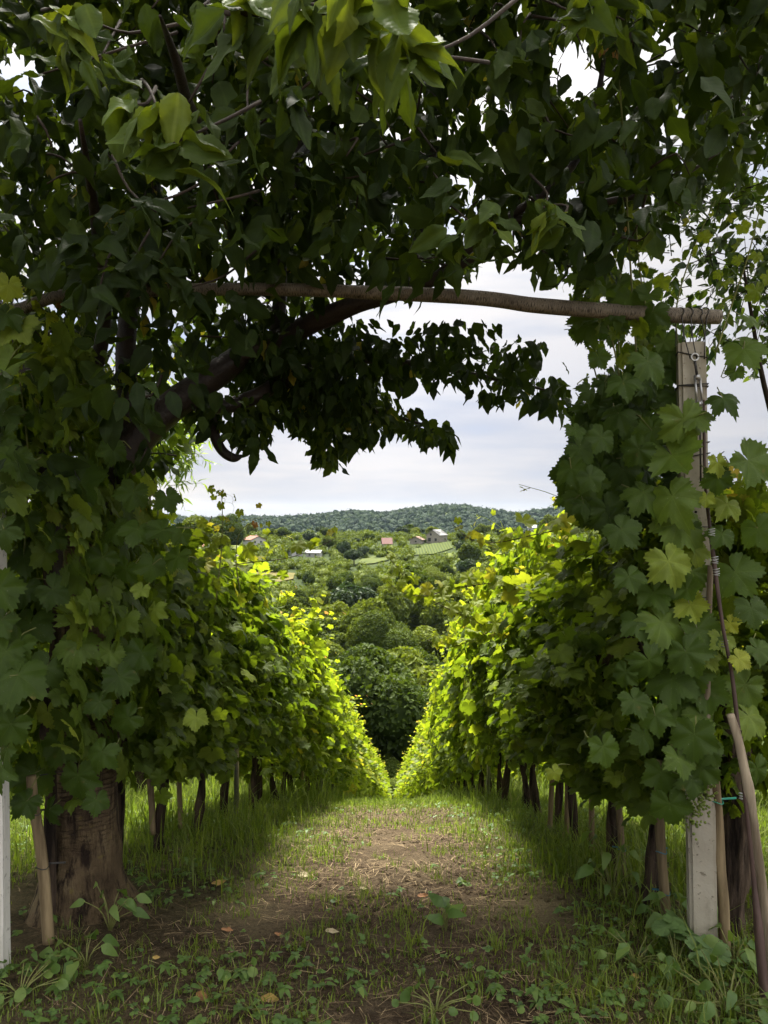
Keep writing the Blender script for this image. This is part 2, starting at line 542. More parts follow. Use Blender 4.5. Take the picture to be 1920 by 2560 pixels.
def fissured(name):
    m, nt = new_mat(name)
    tco = nd(nt, 'ShaderNodeTexCoord').outputs['Object']
    uv = nd(nt, 'ShaderNodeUVMap').outputs[0]
    big = noise(nt, 5, 5, .65, tco)
    c = ramp(nt, big, [(.30, (.050, .034, .020)), (.50, (.112, .080, .045)), (.70, (.20, .155, .088))])
    fis = noise(nt, 24, 6, .7, tco, stretch=(1, 1, .16))
    c = mixc(nt, ramp(nt, fis, [(.38, (1, 1, 1)), (.50, (0, 0, 0))]), c, (.020, .013, .009))
    ring = noise(nt, 10, 3, .5, uv, stretch=(.9, 12, 1))
    s_ = nd(nt, 'ShaderNodeSeparateXYZ', {0: tco})
    up_ = ramp(nt, s_.outputs[2], [(.18, (0, 0, 0)), (.42, (1, 1, 1))])
    rm = math_(nt, 'MULTIPLY', ramp(nt, ring, [(.54, (0, 0, 0)), (.60, (1, 1, 1))]), up_)
    c = mixc(nt, math_(nt, 'MULTIPLY', rm, .7), c, (.040, .027, .018))
    lich = noise(nt, 16, 4, .6, tco)
    c = mixc(nt, ramp(nt, lich, [(.64, (0, 0, 0)), (.72, (.7, .7, .7))]), c, (.155, .125, .035))
    h = math_(nt, 'ADD', math_(nt, 'MULTIPLY', fis, 1.2), math_(nt, 'MULTIPLY', big, .8))
    finish(nt, c, .9, .15, math_(nt, 'SUBTRACT', h, math_(nt, 'MULTIPLY', rm, .3)), 1.0, .04)
    return m


TRUNKBARK = fissured('old_cherry_bark')


def concrete(name, c0, c1, c2):
    m, nt = new_mat(name)
    n1 = noise(nt, 4, 5, .65)
    c = ramp(nt, n1, [(.3, c0), (.7, c1)])
    n2 = noise(nt, 55, 3, .6)
    c = mixc(nt, ramp(nt, n2, [(.63, (0, 0, 0)), (.70, (.8, .8, .8))]), c, c2)
    n3 = noise(nt, 18, 5, .7, None, 'Object', (1, 1, .25))
    c = mixc(nt, ramp(nt, n3, [(.50, (0, 0, 0)), (.72, (.45, .45, .45))]), c, (c2[0] * .8, c2[1] * .85, c2[2] * .7))
    finish(nt, c, .9, .2, n2, .5, .003)
    return m


CONC = concrete('concrete', (.30, .27, .21), (.42, .385, .31), (.12, .10, .07))
CONCW = concrete('white_concrete', (.54, .52, .48), (.68, .66, .61), (.25, .24, .21))
HOLE = simple('dark_hole', (.01, .01, .01), (.02, .018, .015), 20)


def soil():
    m, nt = new_mat('ground_soil')
    ge = nd(nt, 'ShaderNodeNewGeometry')
    pos = ge.outputs['Position']
    n1 = noise(nt, 1.7, 6, .65, pos)
    n2 = noise(nt, 22, 6, .7, pos)
    n3 = noise(nt, 90, 4, .6, pos)
    n5 = noise(nt, 260, 3, .65, pos)
    c = ramp(nt, math_(nt, 'ADD', math_(nt, 'MULTIPLY', n2, .6), math_(nt, 'MULTIPLY', n5, .4)), [(.36, (.012, .007, .004)), (.50, (.055, .036, .020)), (.64, (.17, .12, .072))])
    dry = ramp(nt, n1, [(.44, (0, 0, 0)), (.58, (.85, .85, .85))])
    c = mixc(nt, dry, c, ramp(nt, n3, [(.3, (.052, .037, .021)), (.7, (.16, .12, .070))]))
    s = nd(nt, 'ShaderNodeSeparateXYZ', {0: pos})
    # straw-covered stretch of the path in the distance
    ystr = ramp(nt, math_(nt, 'DIVIDE', s.outputs[1], 20), [(.20, (0, 0, 0)), (.30, (1, 1, 1)), (.38, (1, 1, 1)), (.46, (0, 0, 0))])
    strw = math_(nt, 'MULTIPLY', ystr, ramp(nt, noise(nt, 3.0, 4, .6, pos), [(.40, (.2, .2, .2)), (.62, (1, 1, 1))]))
    c = mixc(nt, strw, c, ramp(nt, n3, [(.3, (.050, .036, .020)), (.7, (.135, .10, .056))]))
    # grass and moss film away from the middle of the path
    ax = math_(nt, 'ABSOLUTE', math_(nt, 'SUBTRACT', s.outputs[0], math_(nt, 'MULTIPLY', s.outputs[1], .013)))
    axn = math_(nt, 'ADD', ax, math_(nt, 'MULTIPLY', math_(nt, 'SUBTRACT', n1, .5), 1.1))
    gmask = ramp(nt, axn, [(.38, (0, 0, 0)), (.95, (1, 1, 1))])
    ynear = ramp(nt, math_(nt, 'DIVIDE', s.outputs[1], 10), [(.27, (.15, .15, .15)), (.5, (1, 1, 1))])
    gfar = ramp(nt, math_(nt, 'DIVIDE', s.outputs[1], 20), [(.38, (0, 0, 0)), (.46, (1, 1, 1))])
    gm = math_(nt, 'MULTIPLY', math_(nt, 'MAXIMUM', math_(nt, 'MULTIPLY', gmask, ynear), gfar), .75)
    gcol = ramp(nt, n2, [(.3, (.040, .055, .012)), (.7, (.09, .11, .026))])
    c = mixc(nt, gm, c, gcol)
    farm = ramp(nt, math_(nt, 'DIVIDE', s.outputs[1], 100), [(.12, (0, 0, 0)), (.22, (1, 1, 1))])
    fn = noise(nt, .02, 6, .65, pos)
    fcol = ramp(nt, fn, [(.35, (.016, .027, .006)), (.65, (.036, .050, .011))])
    c = mixc(nt, farm, c, fcol)
    h = math_(nt, 'ADD', math_(nt, 'ADD', n2, math_(nt, 'MULTIPLY', n3, .5)), math_(nt, 'MULTIPLY', n5, .3))
    finish(nt, c, .95, .15, h, 1.0, .035)
    return m


tag(g.build('ground', soil()), kind='structure', label='earth path and grassy slope running down into the valley')


# ------------------------------------------------------------------ leaf templates
def vine_leaf_template(n, ring, curl, wave, seed, serr=.075):
    r = random.Random(seed)
    ta = np.array([0, 33, 62, 98, 130, 160, 174, 180.]) * math.pi / 180
    k = [r.uniform(.94, 1.06) for _ in range(5)]
    tr = np.array([1.03 * k[0], .64 * k[1], .94 * k[2], .60 * k[3], .78 * k[4], .60, .34, .10])
    th = (np.arange(n) + .5) / n * 2 * np.pi - np.pi
    rr = np.interp(np.abs(th), ta, tr)
    # rounder lobes
    rs = np.interp(np.abs(th), ta, tr * .0 + np.array([.92, .78, .85, .74, .72, .58, .36, .14]))
    rr = rr * .7 + rs * .3
    rr = rr * (1 + serr * np.where(np.arange(n) % 2 == 0, 1, -1) * np.array([r.uniform(.5, 1.4) for _ in range(n)]))
    x = np.sin(th) * rr; y = np.cos(th) * rr
    V = [(0, 0, 0)]; rings = []
    def zf(x, y):
        r2 = x * x + y * y; a = np.arctan2(x, y)
        return -curl * r2 + wave * np.sqrt(r2) * np.abs(np.sin(a * 180 / 62)) - .10 * np.abs(x) * 0
    pts = [np.zeros((1, 3))]
    Fs = []
    if ring:
        m = n // 2
        xi = (x[0::2] + x[1::2]) / 2 * .55; yi = (y[0::2] + y[1::2]) / 2 * .55
        pts.append(np.stack((xi, yi, zf(xi, yi)), 1))
        pts.append(np.stack((x, y, zf(x, y)), 1))
        T = []
        for a in range(m):
            b = (a + 1) % m
            if a < m - 1:
                T.append((0, 1 + b, 1 + a))
            o = 1 + m
            T.append((1 + a, o + 2 * a + 1, o + 2 * a))
            if a < m - 1:
                T.append((1 + a, 1 + b, o + 2 * a + 1)); T.append((1 + b, o + 2 * b, o + 2 * a + 1))
        Fs = [np.array(T)]
    else:
        pts.append(np.stack((x, y, zf(x, y)), 1))
        Fs = [np.array([(0, 1 + a + 1, 1 + a) for a in range(n - 1)])]
    V = np.concatenate(pts)
    return V, Fs, V[:, :2].copy()


VL_HI = [vine_leaf_template(44, True, c, w, s) for c, w, s in ((.22, .14, 1), (.38, .18, 2), (.08, .22, 3), (.30, .05, 4))]
VL_MED = [vine_leaf_template(20, False, c, w, s, .07) for c, w, s in ((.25, .16, 5), (.40, .12, 6), (.1, .2, 7))]
VL_LOW = [vine_leaf_template(9, False, c, w, s, .0) for c, w, s in ((.25, .16, 8), (.40, .12, 9))]


def blade_leaf_template(wid, n, curl, fold, serr, droop_seed=0, twist=0.0, cols=3):
    """ovate leaf of length 1 along +y with a folded midrib and wavy margins"""
    t = np.linspace(0, 1, n)
    w = wid * np.sin(np.pi * t ** .85) ** .8 * (1 - .35 * t) * 1.25
    w[0] = .012; w[-1] = .0
    w = w * (1 + serr * np.where(np.arange(n) % 2 == 0, 1, -1))
    z = -curl * t * t + .05 * np.sin(t * 5 + twist * 9)
    us = np.linspace(-1, 1, cols)
    V = []
    for k in range(n):
        for u in us:
            e = abs(u)
            side = 1 if u > 0 else -1
            prof = fold * w[k] * (1.5 * e - .5 * e ** 3) * .9 - fold * .35 * w[k] * e ** 3
            wave = e * e * w[k] * (.16 * math.sin(t[k] * 13 + side * 1.7 + twist * 20) + side * twist * math.sin(t[k] * 6))
            V.append((u * w[k], t[k] - .02 * e * w[k], z[k] + prof + wave))
    Q = [(k * cols + c, k * cols + c + 1, (k + 1) * cols + c + 1, (k + 1) * cols + c) for k in range(n - 1) for c in range(cols - 1)]
    V = np.array(V)
    return V, [np.array(Q)], V[:, :2].copy()


CL = [blade_leaf_template(w, 12, c, f, .05, 0, tw, 5) for w, c, f, tw in ((.24, .18, .35, .1), (.22, .42, .25, -.3), (.25, .05, .6, .3), (.23, .30, .1, .4), (.20, .55, .45, -.2), (.26, -.12, .3, .2), (.21, .25, .8, .35))]
CLN = [blade_leaf_template(w, 22, c, f, .05, 0, tw, 7) for w, c, f, tw in ((.24, .18, .45, .1), (.22, .42, .35, -.3), (.25, .05, .7, .3), (.23, .30, .2, .4), (.20, .55, .55, -.2), (.26, -.12, .4, .2), (.21, .25, .9, .35))]
CL_LO = [blade_leaf_template(.24, 7, c, f, .04) for c, f in ((.18, .35), (.38, .25))]
PL = [blade_leaf_template(.24, 6, c, f, .0) for c, f in ((.2, .3), (.1, .5))]
PE = [blade_leaf_template(.10, 6, c, f, .0) for c, f in ((.35, .3), (.15, .4))]


def leaves(geo, tm, axis_, normal, scale, T, rnd, wid=None):
    M = frames(axis_, normal) * np.asarray(scale)[:, None, None]
    if wid is not None:
        M[:, :, 0] *= np.asarray(wid)[:, None]
    pick = rng.integers(0, len(tm), len(T))
    for q in range(len(tm)):
        s = pick == q
        geo.stamp(tm[q], M[s], T[s], rnd[s])


def rvec(n, sc=1.0):
    return rng.normal(0, sc, (n, 3))


UP = np.array((0, 0, 1.0))

# ------------------------------------------------------------------ grapevines
SLOPE = .35


def vine_foliage(name, seed, nwall, tmpl, size, H=2.0, L=.72, ntop=30, shoots=3, top_light=True, z0=.55, up=0.0):
    global rng
    keep = rng
    rng = np.random.default_rng(seed)
    ge = Geo()
    for side in (-1, 1):
        n = nwall
        y = rng.uniform(-L / 2 - .10, L / 2 + .10, n)
        z = z0 + (H - z0) * rng.beta(1.15, 1.0, n)
        lump = fbm(y * 3 + seed, z * 3 + side * 5, seed, 3)
        prof = .20 + .14 * np.sin(np.clip((z - z0) / (H - z0), 0, 1) * np.pi) + (lump - .5) * .36
        x = side * np.maximum(prof + rng.normal(0, .045, n) - rng.exponential(.035, n), .02)
        zlow = rng.random(n) < .05
        z = np.where(zlow, z - rng.uniform(.02, .22, n), z)
        nrm = np.stack((np.full(n, side * .8), np.zeros(n), np.full(n, .80)), 1) + rvec(n, .38)
        ax = np.stack((np.full(n, side * .25), np.zeros(n), np.full(n, -.9)), 1) + rvec(n, .52)
        sc = size * rng.uniform(.62, 1.12, n)
        hgt = (z - z0) / (H - z0)
        rn = np.clip(up + rng.beta(2, 2.4, n) * .74 + .14 * hgt + (rng.random(n) < .06) * .25, 0, .95)  # up: extra sunlit lightness painted into the leaf tone
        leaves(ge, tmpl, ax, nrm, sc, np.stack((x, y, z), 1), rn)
    n = ntop + nwall // 5
    y = rng.uniform(-L / 2, L / 2, n); x = rng.normal(0, .14, n)
    z = H + rng.normal(-.03, .07, n)
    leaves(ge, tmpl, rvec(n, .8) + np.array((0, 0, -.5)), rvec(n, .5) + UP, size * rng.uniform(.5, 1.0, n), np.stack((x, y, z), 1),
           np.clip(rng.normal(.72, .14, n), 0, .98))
    for s in range(shoots):
        b = np.array((rng.normal(0, .15), rng.uniform(-L / 2, L / 2), H - .08))
        dr = unit(np.array((rng.normal(0, .5), rng.normal(0, .35), rng.uniform(.9, 1.6))))
        ln = rng.uniform(.22, .70)
        t = np.linspace(0, 1, 7)[:, None]
        pts = b + dr * ln * t + np.array((dr[0], dr[1], -.6)) * (t ** 2) * ln * .45
        ge.tube(pts, np.linspace(.0032, .0012, 7), 4, A=.8, cap=False)
        k = int(ln * 24)
        tt = rng.uniform(.1, 1, k)[:, None]
        T = b + dr * ln * tt + np.array((dr[0], dr[1], -.6)) * (tt ** 2) * ln * .45 + rvec(k, .025)
        leaves(ge, tmpl, rvec(k, .6) + np.array((dr[0], dr[1], -.4)), rvec(k, .5) + UP, size * .95 * (1.05 - .75 * tt[:, 0]), T,
               np.clip(.66 + .30 * tt[:, 0] + rng.normal(0, .04, k), 0, 1))
    # shear with the slope of the ground along the row
    for q in range(len(ge.V)):
        ge.V[q][:, 2] -= SLOPE * ge.V[q][:, 1]
    rng = keep
    return ge.build(name, VINE)


def vine_trunk(name, seed, h=.95, r=.023):
    rr = random.Random(seed)
    n = 16
    pts = []; rad = []
    ph = rr.uniform(0, 6)
    for k in range(n):
        t = k / (n - 1)
        pts.append((.035 * math.sin(ph + t * 5) * (.3 + t), .03 * math.cos(ph * 1.7 + t * 4), -.05 + (h + .05) * t))
        rad.append(r * (1.6 - .65 * min(t * 3.2, 1)) * (1.0 + .16 * math.sin(t * 19 + ph)))
    ge = Geo()
    ge.tube(smooth_path(pts, 40), np.interp(np.linspace(0, 1, 40), np.linspace(0, 1, n), rad), 16, .5, seed=seed, lump=3.2)
    # two arms into the foliage
    top = np.array(pts[-1])
    for sg in (-1, 1):
        t = np.linspace(0, 1, 6)[:, None]
        ge.tube(top + np.array((0, .32 * sg, .0)) * t + np.array((0, 0, .28)) * np.sqrt(t), np.linspace(.024, .010, 6), 7, .2, seed=seed + 2)
    return ge.build(name, VINEBARK)


def park(o):
    """take a template out of the scene again: only its mesh is used"""
    me = o.data
    bpy.data.objects.remove(o)
    return me


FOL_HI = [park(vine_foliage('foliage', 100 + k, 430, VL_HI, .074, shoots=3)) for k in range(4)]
FOL_MED = [park(vine_foliage('foliage', 120 + k, 360, VL_MED, .078, shoots=7, z0=.38, up=.15)) for k in range(3)]  # farther vines get sunlight painted into their leaf tone through up
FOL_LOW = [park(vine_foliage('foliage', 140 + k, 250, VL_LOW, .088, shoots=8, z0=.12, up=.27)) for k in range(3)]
TRK = [park(vine_trunk('trunk', 60 + k)) for k in range(4)]
ORD = ['first', 'second', 'third', 'fourth', 'fifth', 'sixth', 'seventh', 'eighth', 'ninth', 'tenth', 'eleventh', 'twelfth']


def row_x(side, y):
    return (-1.21 if side < 0 else 1.13) + .013 * y


vines = {}


def add_vine(x, y, fol, trk, label, group, hz, flip, wx=1.0, rough_x=0.0):
    z = float(G(x, y))
    t = thing('grapevine', label, 'grapevine', (x, y, z), group)
    f = bpy.data.objects.new('foliage', fol); COL.objects.link(f); f.parent = t
    f.scale = (wx * (-1 if flip else 1), 1, hz)
    k = bpy.data.objects.new('trunk', trk); COL.objects.link(k); k.parent = t
    k.rotation_euler = (0, 0, random.uniform(0, 6.28))
    s = random.uniform(.85, 1.15)
    k.scale = (s, s, random.uniform(.95, 1.1))
    return t


SP = .70
for side, nm in ((-1, 'left'), (1, 'right')):
    y = 3.22 if side > 0 else 3.42
    k = 0
    while y < 56:
        yy = y + random.uniform(-.07, .07)
        x = row_x(side, yy) + random.uniform(-.04, .04)
        fol = random.choice(FOL_HI if yy < 6.8 else FOL_MED if yy < 14 else FOL_LOW)
        if k < 9:
            ref = 'the cherry tree' if side < 0 else 'the near concrete post'
            lab = f'{ORD[k]} grapevine after {ref} in the {nm} row, dark trunk under hanging leaves'
            grp = f'grapevines of the {nm} row'
        else:
            lab = f'bright sunlit grapevine far down the {nm} row where the trunks run together'
            grp = f'far grapevines of the {nm} row'
        hz = (.90 if side < 0 else 1.0) * random.uniform(.86, 1.12)
        if side > 0 and k < 4: hz *= .80 if k < 2 else .92
        vines[(side, k)] = add_vine(x, yy, fol, random.choice(TRK), lab, grp, hz, random.random() < .5, random.uniform(.88, 1.25) + .25 * min(max((yy - 8) / 20, 0), 1) + .75 * min(max((yy - 22) / 26, 0), 1))
        y += SP; k += 1
for side, nm in ((-1, 'left'), (1, 'right')):
    y = 3.2
    while y < 22:
        yy = y + random.uniform(-.07, .07)
        x = row_x(side, yy) + side * 2.25 + random.uniform(-.04, .04)
        fol = random.choice(FOL_MED if yy < 9 else FOL_LOW)
        add_vine(x, yy, fol, random.choice(TRK), f'grapevine of the next row over, seen through the gaps beneath the {nm} row',
                 f'grapevines of the next row on the {nm}', random.uniform(.9, 1.02), random.random() < .5)
        y += SP


# ------------------------------------------------------------------ the cherry tree
def ptsr(lst):
    """[(px, py, depth, radius)] -> path, radii"""
    a = np.array([list(P(x, y, d)) + [r] for x, y, d, r in lst])
    s = smooth_path(a, max(8, len(lst) * 6))
    return s[:, :3], np.maximum(s[:, 3], .002)


def limb(name, parent, lst, mat=CHERRYBARK, n=12, rough=.10, seed=1):
    p, r = ptsr(lst)
    ge = Geo()
    ge.tube(p, r, n, rough, seed=seed, lump=1.6)
    return ge.build(name, mat, parent)


tree_base = P(205, 2310, 2.95)
cherry = thing('cherry_tree', 'old cherry tree with a thick flared trunk at the head of the left row', 'tree', tree_base)


def local(o, root):
    """give a part the thing's frame: the mesh stays where it is in the world"""
    o.location = tuple(-c for c in root.location)
    return o


tp = [(212, 2375, 2.95, .31), (210, 2340, 2.95, .255), (207, 2290, 2.95, .212), (205, 2230, 2.95, .172), (205, 2130, 2.95, .142), (206, 2000, 2.95, .124),
      (207, 1800, 2.95, .105), (208, 1600, 2.95, .098), (212, 1450, 2.95, .092), (222, 1330, 2.95, .086), (240, 1240, 2.96, .074)]
p, r = ptsr(tp)
gt = Geo()
nn = 64
th = np.arange(nn) / nn * 2 * np.pi
gt.tube(p, r, nn, .10, seed=4, lump=1.7)
V = gt.V[0]
cz = p[:, 2].min()
hfrac = np.clip((V[:, 2] - cz) / .40, 0, 1)
ctr = np.array((p[0][0], p[0][1]))
a = np.arctan2(V[:, 1] - p[0][1], V[:, 0] - p[0][0])
buttress = 1 + (1 - hfrac) ** 2 * (.24 * np.sin(a * 5 + 1.0) + .12 * np.sin(a * 9 + 2) + .07) + (.05 * (fbm(a * 4 + 20, V[:, 2] * 6, 3, 4) - .5)) * 2
V[:, 0] = np.where(True, np.interp(V[:, 2], p[:, 2], p[:, 0]) + (V[:, 0] - np.interp(V[:, 2], p[:, 2], p[:, 0])) * buttress, V[:, 0])
V[:, 1] = p[0][1] + (V[:, 1] - p[0][1]) * buttress
local(gt.build('trunk', TRUNKBARK, cherry), cherry)
LIMBS = [
    [(225, 1330, 2.95, .080), (262, 1215, 2.96, .076), (330, 1110, 2.98, .070), (425, 1020, 3.0, .062), (520, 950, 3.05, .056), (610, 885, 3.1, .051),
     (720, 838, 3.1, .046), (800, 800, 3.05, .042), (880, 765, 3.0, .037), (980, 735, 2.95, .032), (1080, 700, 2.9, .026), (1200, 640, 2.8, .016)],
    [(205, 1480, 2.96, .088), (170, 1300, 3.0, .084), (130, 1150, 3.05, .080), (90, 1020, 3.1, .075), (30, 880, 3.15, .066), (-60, 700, 3.2, .055), (-160, 420, 3.25, .04)],
    [(455, 1000, 3.02, .036), (560, 1015, 3.1, .034), (650, 985, 3.15, .030), (740, 930, 3.25, .026), (860, 900, 3.4, .022), (1000, 905, 3.5, .018),
     (1150, 930, 3.55, .013), (1300, 960, 3.55, .009), (1400, 985, 3.5, .005)],
    [(522, 985, 3.05, .022), (529, 1050, 3.05, .0205), (540, 1098, 3.04, .0215), (558, 1130, 3.04, .0205), (584, 1145, 3.05, .0185), (606, 1140, 3.07, .014)],
    [(690, 850, 3.1, .032), (700, 740, 3.15, .030), (705, 600, 3.2, .027), (740, 400, 3.3, .024), (800, 150, 3.4, .019), (860, -150, 3.5, .013)],
    [(330, 1100, 2.98, .045), (318, 960, 3.05, .042), (320, 800, 3.1, .038), (360, 560, 3.2, .032), (420, 250, 3.3, .025), (470, -100, 3.4, .016)],
    [(1000, 725, 2.95, .026), (1060, 560, 3.0, .025), (1078, 400, 3.0, .022), (1085, 200, 3.0, .018), (1110, 20, 3.0, .013), (1130, -180, 3.0, .008)],
    [(1080, 700, 2.9, .018), (1250, 560, 2.8, .017), (1420, 430, 2.7, .014), (1490, 260, 2.7, .012), (1520, 60, 2.7, .009)],
    [(1250, 560, 2.8, .016), (1450, 520, 2.75, .014), (1650, 470, 2.7, .011), (1800, 380, 2.65, .007)],
    [(705, 600, 3.2, .020), (560, 420, 2.6, .018), (480, 280, 2.0, .014), (440, 150, 1.6, .010), (400, 40, 1.35, .006)],
    [(860, -150, 3.5, .022), (1010, -500, 4.4, .02), (1180, -760, 5.4, .016), (1290, -900, 6.4, .008)],
    [(740, 400, 3.3, .018), (860, 260, 2.4, .015), (900, 120, 1.7, .010), (850, 20, 1.35, .007)],
    [(610, 885, 3.1, .020), (720, 960, 3.3, .017), (880, 1010, 3.5, .013), (1020, 1050, 3.6, .008), (1120, 1080, 3.6, .004)],
    [(130, 1150, 3.05, .035), (220, 980, 2.9, .03), (260, 800, 2.7, .024), (240, 560, 2.4, .018), (200, 300, 2.0, .012)],
]
LIMBS = [l[:-1] + [(l[-1][0], l[-1][1], l[-1][2], l[-1][3] * .45)] for l in LIMBS]
for q, l in enumerate(LIMBS):
    local(limb('limb', cherry, l, n=14 if q < 2 else 9, seed=q), cherry)

# the crown: leaf sprays through the canopy's volume
UPPER = [(-500, -500), (2400, -500), (2400, 250), (1920, 330), (1850, 390), (1790, 420), (1750, 500), (1700, 530), (1640, 590), (1560, 640), (1480, 690),
         (1440, 690), (1380, 690), (1325, 690), (1300, 650), (1230, 635), (1190, 690), (1150, 690), (1110, 715), (900, 760), (780, 830),
         (640, 1010), (560, 1040), (470, 1130), (430, 1180), (300, 1220), (-500, 1220)]
LOWER = [(560, 780), (1000, 790), (1120, 800), (1250, 795), (1380, 830), (1388, 880), (1330, 925), (1440, 950), (1415, 1030), (1380, 1030), (1300, 1000),
         (1200, 985), (1130, 945), (1040, 965), (1000, 950), (900, 980), (560, 1010)]
HANG = [(640, 950), (900, 960), (1010, 1000), (1080, 1035), (1125, 1050), (1145, 1140), (1100, 1110), (1020, 1145), (1000, 1095), (940, 1090), (890, 1120), (850, 1165),
        (785, 1165), (770, 1090), (700, 1050), (620, 1030)]
HOOK = [(480, 1000), (650, 1010), (690, 1080), (640, 1135), (590, 1110), (500, 1090)]
WINDOWS = [([(1375, 90), (1470, 80), (1480, 230), (1400, 250)], .95), ([(1600, 70), (1690, 50), (1690, 160), (1610, 170)], .9), ([(960, 70), (1045, 50), (1060, 130), (975, 140)], .85),
           ([(1640, 260), (1720, 250), (1720, 330), (1650, 340)], .85), ([(1165, 700), (1320, 700), (1440, 720), (1440, 900), (1330, 900), (1395, 830), (1250, 780), (1120, 790), (1060, 760)], 1.0),
           ([(0, 130), (90, 120), (110, 200), (40, 250), (0, 270)], .95), ([(1130, 90), (1230, 70), (1230, 120), (1130, 135)], .9),
           ([(1290, 0), (1370, 0), (1350, 40), (1300, 60)], .8), ([(1460, 140), (1560, 130), (1550, 240), (1480, 200)], .8),
           ([(540, 640), (620, 640), (640, 720), (540, 700)], .75), ([(930, 230), (1020, 270), (1010, 330), (930, 320)], .6),
           ([(170, 990), (240, 990), (230, 1090), (160, 1080)], .9), ([(200, 1110), (270, 1120), (270, 1180), (190, 1180)], .9)]


def carve(c, keep_out=True):
    px, py = proj(c)
    ok = inpoly(px, py, UPPER) | inpoly(px, py, LOWER) | inpoly(px, py, HANG) | inpoly(px, py, HOOK)
    if keep_out:
        for w, pr in WINDOWS:
            ok &= ~(inpoly(px, py, w) & (rng.random(len(px)) < pr))
    return ok


def sprays(ge, C, nl, size, spread, rn0, rn1, tmpl, droop=.9, face=.0, mask=True):
    """leaf sprays: nl leaves about each centre"""
    k = len(C)
    base = np.repeat(C, nl, 0)
    dr = rvec(k * nl, 1.0) * np.array((1, 1, .5))
    T = base + unit(dr) * rng.uniform(.15, 1, (k * nl, 1)) * spread
    ax = unit(dr) * .55 + np.array((0, 0, -droop)) + rvec(k * nl, .25)
    nrm = rvec(k * nl, .55) + UP * .55 + unit(dr) * .45 + np.array((0, -face, 0))
    rn = np.clip(np.repeat(rng.uniform(rn0, rn1, k), nl) + rng.normal(0, .07, k * nl), 0, .93)
    rn = np.where(rng.random(k * nl) < .010, .98, rn)
    sc = size * rng.uniform(.42, 1.18, k * nl)
    if mask:
        tip = T + unit(ax) * sc[:, None] * .8
        ok = carve(T, True)
        ok &= carve(tip, True) | (rng.random(len(T)) < .55)
        T, ax, nrm, rn, sc = T[ok], ax[ok], nrm[ok], rn[ok], sc[ok]
    leaves(ge, tmpl, ax, nrm, sc, T, rn, rng.uniform(.82, 1.18, len(T)))


def pxsample(poly, n, d0, d1, beta=(1, 1)):
    q = np.array(poly)
    out = np.zeros((0, 3))
    while len(out) < n:
        x = rng.uniform(max(q[:, 0].min(), -420), min(q[:, 0].max(), 2340), n); y = rng.uniform(max(q[:, 1].min(), -420), q[:, 1].max(), n)
        ok = inpoly(x, y, poly)
        x, y = x[ok], y[ok]
        d = d0 + (d1 - d0) * rng.beta(*beta, len(x))
        out = np.concatenate((out, np.stack(((x - 960) / F * d, d, CAMZ + (1280 - y) / F * d), 1)))
    return out[:n]


gc = Geo()
c1 = pxsample(UPPER, 3100, 2.0, 5.4, (1.2, 1.3))
c1 = c1[G(c1[:, 0], c1[:, 1]) + 1.2 < c1[:, 2]]
q1 = proj(c1)
DARK = [(-400, 700), (120, 690), (300, 760), (560, 760), (900, 720), (1100, 690), (1160, 740), (900, 860), (640, 1000), (480, 1200), (-400, 1300)]
k = inpoly(q1[0], q1[1], DARK) & (c1[:, 1] < 3.3)
c1 = c1[~k | (rng.random(len(c1)) < .30)]
q1 = proj(c1)
LIMBZ = [(330, 1010), (640, 830), (960, 680), (1040, 760), (800, 880), (640, 990), (430, 1110), (330, 1130)]
POLEZ = [(60, 720), (540, 670), (940, 680), (960, 780), (560, 790), (80, 830)]
k = inpoly(q1[0], q1[1], POLEZ) & (c1[:, 1] < 2.75)
c1 = c1[~k | (rng.random(len(c1)) < .35)]
q1 = proj(c1)
k = inpoly(q1[0], q1[1], LIMBZ) & (c1[:, 1] < 3.35)
c1 = c1[~k | (rng.random(len(c1)) < .08)]
sprays(gc, c1, 8, .118, .18, .05, .66, CL, .55)
def patchy(c):
    x_, y_ = proj(c)
    return c[vnoise(x_ / 55, y_ / 40, 17) > .36]


c2 = patchy(pxsample(LOWER, 330, 3.0, 4.2))
sprays(gc, c2, 7, .088, .15, .02, .45, CL, .8)
c3 = np.concatenate((patchy(pxsample(HANG, 190, 3.2, 4.1)), pxsample(HOOK, 26, 2.88, 3.2)))
sprays(gc, c3, 7, .088, .14, .02, .75, CL, .8)
# the crown above the frame, overhead, widened to shade the near rows
n = 2600
c4 = np.stack((rng.uniform(-4.3, 4.2, n), rng.uniform(2.1, 5.4, n), rng.uniform(CAMZ + 1.0, CAMZ + 3.4, n)), 1)
px, py = proj(c4)
c4 = c4[(py < -150) & (((c4[:, 0]) / 4.4) ** 2 + ((c4[:, 1] - 3.0) / 2.4) ** 2 < 1.05)]
sprays(gc, c4, 7, .14, .25, .1, .6, CL_LO, .8, mask=False)
n = 230
c6 = np.stack((rng.uniform(-1.6, .8, n), rng.uniform(1.0, 2.2, n), rng.uniform(3.1, 4.3, n)), 1)  # unseen sprays added to shade the leaves nearest the camera
c6 = c6[proj(c6)[1] < -160]
sprays(gc, c6, 7, .14, .25, .1, .6, CL_LO, .8, mask=False)
n = 900
c5 = np.stack((rng.uniform(-1.3, 3.6, n), rng.uniform(4.6, 8.4, n), rng.uniform(5.6, 7.8, n)), 1)  # unseen high sprays added to cast shade on the path
px, py = proj(c5)
c5 = c5[(py < -120) & (((c5[:, 0] - 1.1) / 2.4) ** 2 + ((c5[:, 1] - 6.4) / 2.0) ** 2 < 1.05)]
sprays(gc, c5, 8, .15, .28, .1, .6, CL_LO, .7, mask=False)

